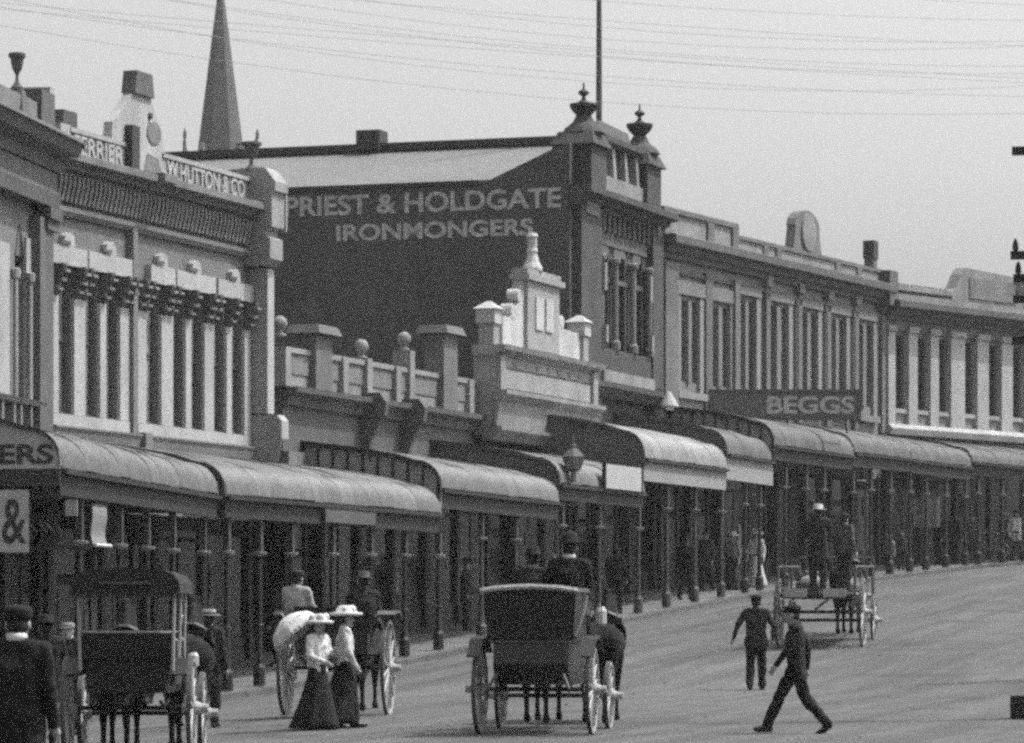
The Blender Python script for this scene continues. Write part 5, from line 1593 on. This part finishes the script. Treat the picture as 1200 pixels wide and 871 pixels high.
# ------------------------------------------------------------------ people on foot
p = at(20, 27.0)
person('man in dark coat, cap and bright white collar in the near left corner', p, -R(10), height=1.655, hat='cap', collar=WHITEC, coat=.35, voxel=.013, top=BLACKC,
       pose=dict(sh_r=(.20, 0, 1.40), sh_l=(-.20, 0, 1.40)))
p = at(372, 55.0)
w1 = person('woman in white blouse and dark skirt holding the parasol', p, -R(125), height=1.56, top=WHITEC, leg=BLACKC, bun=True, hat='lady', hatm=WHITEC, skirt=(1.0, .03, .135, .40, (0, -.08)), skirtm=BLACKC,
            pose=dict(elb_l=(-.25, .06, 1.15), wr_l=(-.14, .22, 1.22), elb_r=(.27, .05, 1.15), wr_r=(.16, .24, 1.05)))
p2 = at(404, 55.6)
person('taller woman in white blouse and dark skirt walking beside the parasol', p2, -R(80), height=1.66, top=WHITEC, leg=BLACKC, bun=True, hat='lady', hatm=WHITEC, skirt=(1.0, .06, .135, .37, (0, -.13)), skirtm=BLACKC,
       pose=dict(STROLL, elb_r=(.26, .0, 1.14), wr_r=(.24, .12, .92)))
# parasol, held over the left shoulder
pc = at(353, 55.15)
zc_ = EYE + (HY - 748) / FPX * 55.15
pr_ = empty('parasol', (p.x - .17, p.y + .16, p.z + 1.17), 0, 'white parasol resting on the shoulder of the shorter woman', 'parasol')
tip = Vector((-.34, .06, .42)); d_ = Vector((-.62, .1, .78)).normalized()
MB().tube([(.08, .0, -.1), (-.02, .01, .05), tuple(Vector((-.02, .01, .05)) + d_ * .46)], .011).build('handle', WOODD, pr_)
can = MB()
nR, nS = 10, 72
prof_ = [(.01, .0), (.12, -.02), (.24, -.07), (.33, -.13), (.345, -.15), (.36, -.14), (.42, -.23), (.445, -.30), (.46, -.31), (.45, -.37)]
for (r, z_) in prof_:
    for k_ in range(nS):
        a = 2 * math.pi * k_ / nS
        s_ = 1 - .05 * abs(math.sin(a * 4)) * (r / .45) + (.035 * math.sin(a * 30) if r in (.36, .45, .46) else 0)
        can.v.append((r * s_ * math.cos(a), r * s_ * math.sin(a), z_))
for j in range(nR - 1):
    for k_ in range(nS):
        can.f.append((j * nS + k_, j * nS + (k_ + 1) % nS, (j + 1) * nS + (k_ + 1) % nS, (j + 1) * nS + k_))
me = bpy.data.meshes.new('canopy'); me.from_pydata(can.v, [], can.f); me.materials.append(WHITEC)
me.polygons.foreach_set('use_smooth', [True] * len(me.polygons))
co = inst(me, 'canopy', pr_, tuple(Vector((-.02, .01, .05)) + d_ * .46))
co.rotation_euler = d_.to_track_quat('Z', 'Y').to_euler()
co.scale = (.84, .84, .84)
for k_ in range(8):
    a = 2 * math.pi * k_ / 8
    MB().tube([(r * math.cos(a), r * math.sin(a), z_ - .008) for r, z_ in prof_], .004, 4).build('rib', CIG, co)
MB().tube([(0, 0, 0), (0, 0, .1)], .012).build('ferrule', WOODL, co)

p = at(886, 70.5)
person('man in dark suit walking away up the road with arms held out', p, -R(8), height=1.70, hat='cap', hatm=BLACKC, coat=.1, top=DARKC, leg=BLACKC,
       pose=dict(STROLL, elb_l=(-.34, .0, 1.16), wr_l=(-.42, .06, .93), elb_r=(.32, -.05, 1.16), wr_r=(.30, .06, .92)))
p = at(933, 52.6)
person('man in black suit striding across the road towards the left', p, R(80), height=1.72, hat='cap', hatm=BLACKC, top=BLACKC, leg=BLACKC, pose=dict(WALK, head=(0, .05, 1.58), chest=(0, .02, 1.28)))
p = at(244, 57.5)
person('man in pale straw boater and grey coat behind the surrey wheel', p, -R(15), height=1.72, hat='boater', hatm=STRAW, top=DARKC, leg=BLACKC, coat=.3)
p = at(216, 59.0)
person('person in small white hat half hidden by the boater man', p, -R(150), height=1.66, hat='cap', hatm=WHITEC, top=MIDC, leg=DARKC)
p = at(54, 50.5)
person('tall man in black coat standing between the near man and the surrey', p, R(20), height=1.74, hat='felt', top=BLACKC, coat=.35)
p = at(80, 58.0)
person('man in dark suit and pale cap facing the street beside the surrey', p, R(170), height=1.66, hat='cap', hatm=LIGHTC, top=BLACKC, collar=WHITEC)
foot = [
    (L1, 600, 1.6, R(-18), BLACKC, 'bowler', 'man in black standing by the low shop row doors'),
    (L1, 546, 1.2, R(-100), DARKC, 'felt', 'dim figure in felt hat before the shop windows beside the second verandah post'),
    (L1, 722, 2.6, R(-18), BLACKC, 'bowler', 'man in dark clothes at the kerb past the landau horses'),
    (L1, 803, 2.5, R(-30), BLACKC, 'bowler', 'man walking under the bright verandah between its posts'),
    (L1, 828, 1.6, R(140), MIDC, 'cap', 'figure in grey coat coming out of the ironmonger'),
    (L1, 858, 2.2, R(150), LIGHTC, 'lady', 'woman in pale dress at the kerb left of the dray'),
    (L1, 886, 2.4, R(160), WHITEC, 'lady', 'woman in white beside the dray wheel on the footpath'),
    (LD, 1042, 2.9, R(150), LIGHTC, 'cap', 'child in pale clothes near the far kerb'),
    (LD, 1056, 2.4, R(-20), MIDC, 'cap', 'child in grey following the pale child'),
    (LD, 1100, 2.0, R(120), BLACKC, 'bowler', 'man in black under the hanging cloth verandah'),
    (LD, 1118, 2.3, R(-40), DARKC, 'felt', 'man in dark suit next to the far verandah post'),
    (L2, 1139, 2.4, R(170), MIDC, 'felt', 'man in grey jacket at the street bend'),
    (L2, 1178, 1.6, R(150), LIGHTC, 'lady', 'woman in pale blouse behind the bicycles'),
    (L2, 1190, 2.0, R(190), WHITEC, 'cap', 'man in white shirt behind the bicycles at the right edge'),
    (L1, 418, 1.0, R(-110), BLACKC, 'felt', 'shopper in black in the shade of the long verandah'),
    (L1, 327, 1.4, R(60), DARKC, 'bowler', 'shopper in dark grey standing in the shade left of the gig'),
]
for (ln, px, w, f, tm, ht, lb) in foot:
    t = ln.t(px, w); X, Y = ln.pt(t, w)
    child = 'child' in lb
    lady = ht == 'lady'
    person(lb, (X, Y, path_z(X, Y) + .005), f, height=1.2 if child else 1.62 if lady else 1.71, top=tm, leg=BLACKC if not child else DARKC, hat=ht, hatm=STRAW if (lady or child) else BLACKC,
           skirt=(1.0, .03, .135, .36, (0, -.04)) if lady else None, skirtm=tm if tm is WHITEC else DARKC, coat=0 if (lady or child) else .2, voxel=.024, pose=STROLL if 'walk' in lb or 'com' in lb else None)

# bicycles parked at the far kerb
def bicycle(label, X, Y, z_, rz):
    o = empty('bicycle', (X, Y, z_), rz, label, 'bicycle', 'bicycles parked at the far kerb')
    for y in (-.53, .53):
        rim = MB()
        pts = [(0, y + .33 * math.cos(a), .35 + .33 * math.sin(a)) for a in np.linspace(0, 2 * math.pi, 25)]
        w = rim.tube(pts, .016, 6).build('wheel', CIG, o)
        for k_ in range(10):
            a = math.pi * k_ / 10
            MB().tube([(0, y + .32 * math.cos(a), .35 + .32 * math.sin(a)), (0, y - .32 * math.cos(a), .35 - .32 * math.sin(a))], .0025, 3).build('spoke', CIG, w)
    mb = MB()
    for a, b in (((0, -.53, .35), (0, -.12, .32)), ((0, -.53, .35), (0, -.2, .86)), ((0, -.12, .32), (0, -.24, .96)), ((0, -.12, .32), (0, .32, .8)), ((0, -.2, .86), (0, .3, .88)), ((0, .53, .35), (0, .28, 1.02))):
        mb.tube([a, b], .016)
    mb.build('frame', CI, o)
    MB().ball((0, -.25, .99), .1, 10, 6, (.8, 1.3, .4)).build('saddle', LEATH, o)
    MB().tube([(-.25, .14, 1.02), (-.2, .26, 1.04), (0, .29, 1.03), (.2, .26, 1.04), (.25, .14, 1.02)], .013).build('handlebar', CIG, o)
    MB().tube([(-.08, -.12, .24), (-.06, -.12, .24), (-.06, -.12, .40), (.06, -.12, .40)], .012).build('crank', CI, o)
    return o
for i, (px, w) in enumerate(((1160, 3.2), (1184, 3.1), (1198, 3.3))):
    t = L2.t(px, w); X, Y = L2.pt(t, w)
    bicycle(['bicycle leaning by the far kerb, leftmost of three', 'bicycle between the other two at the far kerb', 'bicycle cut by the right edge at the far kerb'][i], X, Y, path_z(X, Y) + .004, L2.rz - R(90) + R(18 * i - 10) + R(90))

# ------------------------------------------------------------------ loose stones, straw and dung on the road
rnd = random.Random(5)
lit = MB()
for i in range(1500):
    px, Y = rnd.uniform(150, 1230), rnd.uniform(46, 120) ** 1.0
    X = (px - CX) / FPX * Y
    s_, q_ = street(X, Y)
    if q_ < .1: continue
    if i % 3 == 0: q_ = None
    r = rnd.uniform(.008, .022) * (2.2 if rnd.random() < .05 else 1)
    z_ = ground(X, Y)
    n_ = 6
    a0 = rnd.random() * 6
    lit.add([(X + r * math.cos(a0 + k * 1.047) * rnd.uniform(.7, 1.3), Y + r * math.sin(a0 + k * 1.047) * rnd.uniform(.7, 1.3), z_ - .005) for k in range(6)] + [(X, Y, z_ + r * rnd.uniform(.4, .8))],
            [(k, (k + 1) % 6, 6) for k in range(6)])
me = bpy.data.meshes.new('road_litter'); me.from_pydata(lit.v, [], lit.f)
me.materials.append(mat('dung and stones', 0.045, var=.5, scale=3))
tag(inst(me, 'road_litter'), 'scattered stones and dung lying on the road', 'litter', kind='stuff')
# dust in the air along the street
hz_box = MB().box(-120, 120, -30, 420, -3, 75)
me = hz_box.mesh('haze', ROAD)
me.materials.clear()
hm = bpy.data.materials.new('haze'); hm.use_nodes = True
ht = hm.node_tree
for n_ in list(ht.nodes): ht.nodes.remove(n_)
ho_ = ht.nodes.new('ShaderNodeOutputMaterial')
hv = ht.nodes.new('ShaderNodeVolumePrincipled')
hv.inputs['Color'].default_value = (.9, .9, .9, 1)
hv.inputs['Density'].default_value = HAZE
hv.inputs['Anisotropy'].default_value = 0.2
ht.links.new(hv.outputs[0], ho_.inputs['Volume'])
me.materials.append(hm)
tag(inst(me, 'haze'), 'thin pale haze in the air of the street', 'haze', kind='stuff')
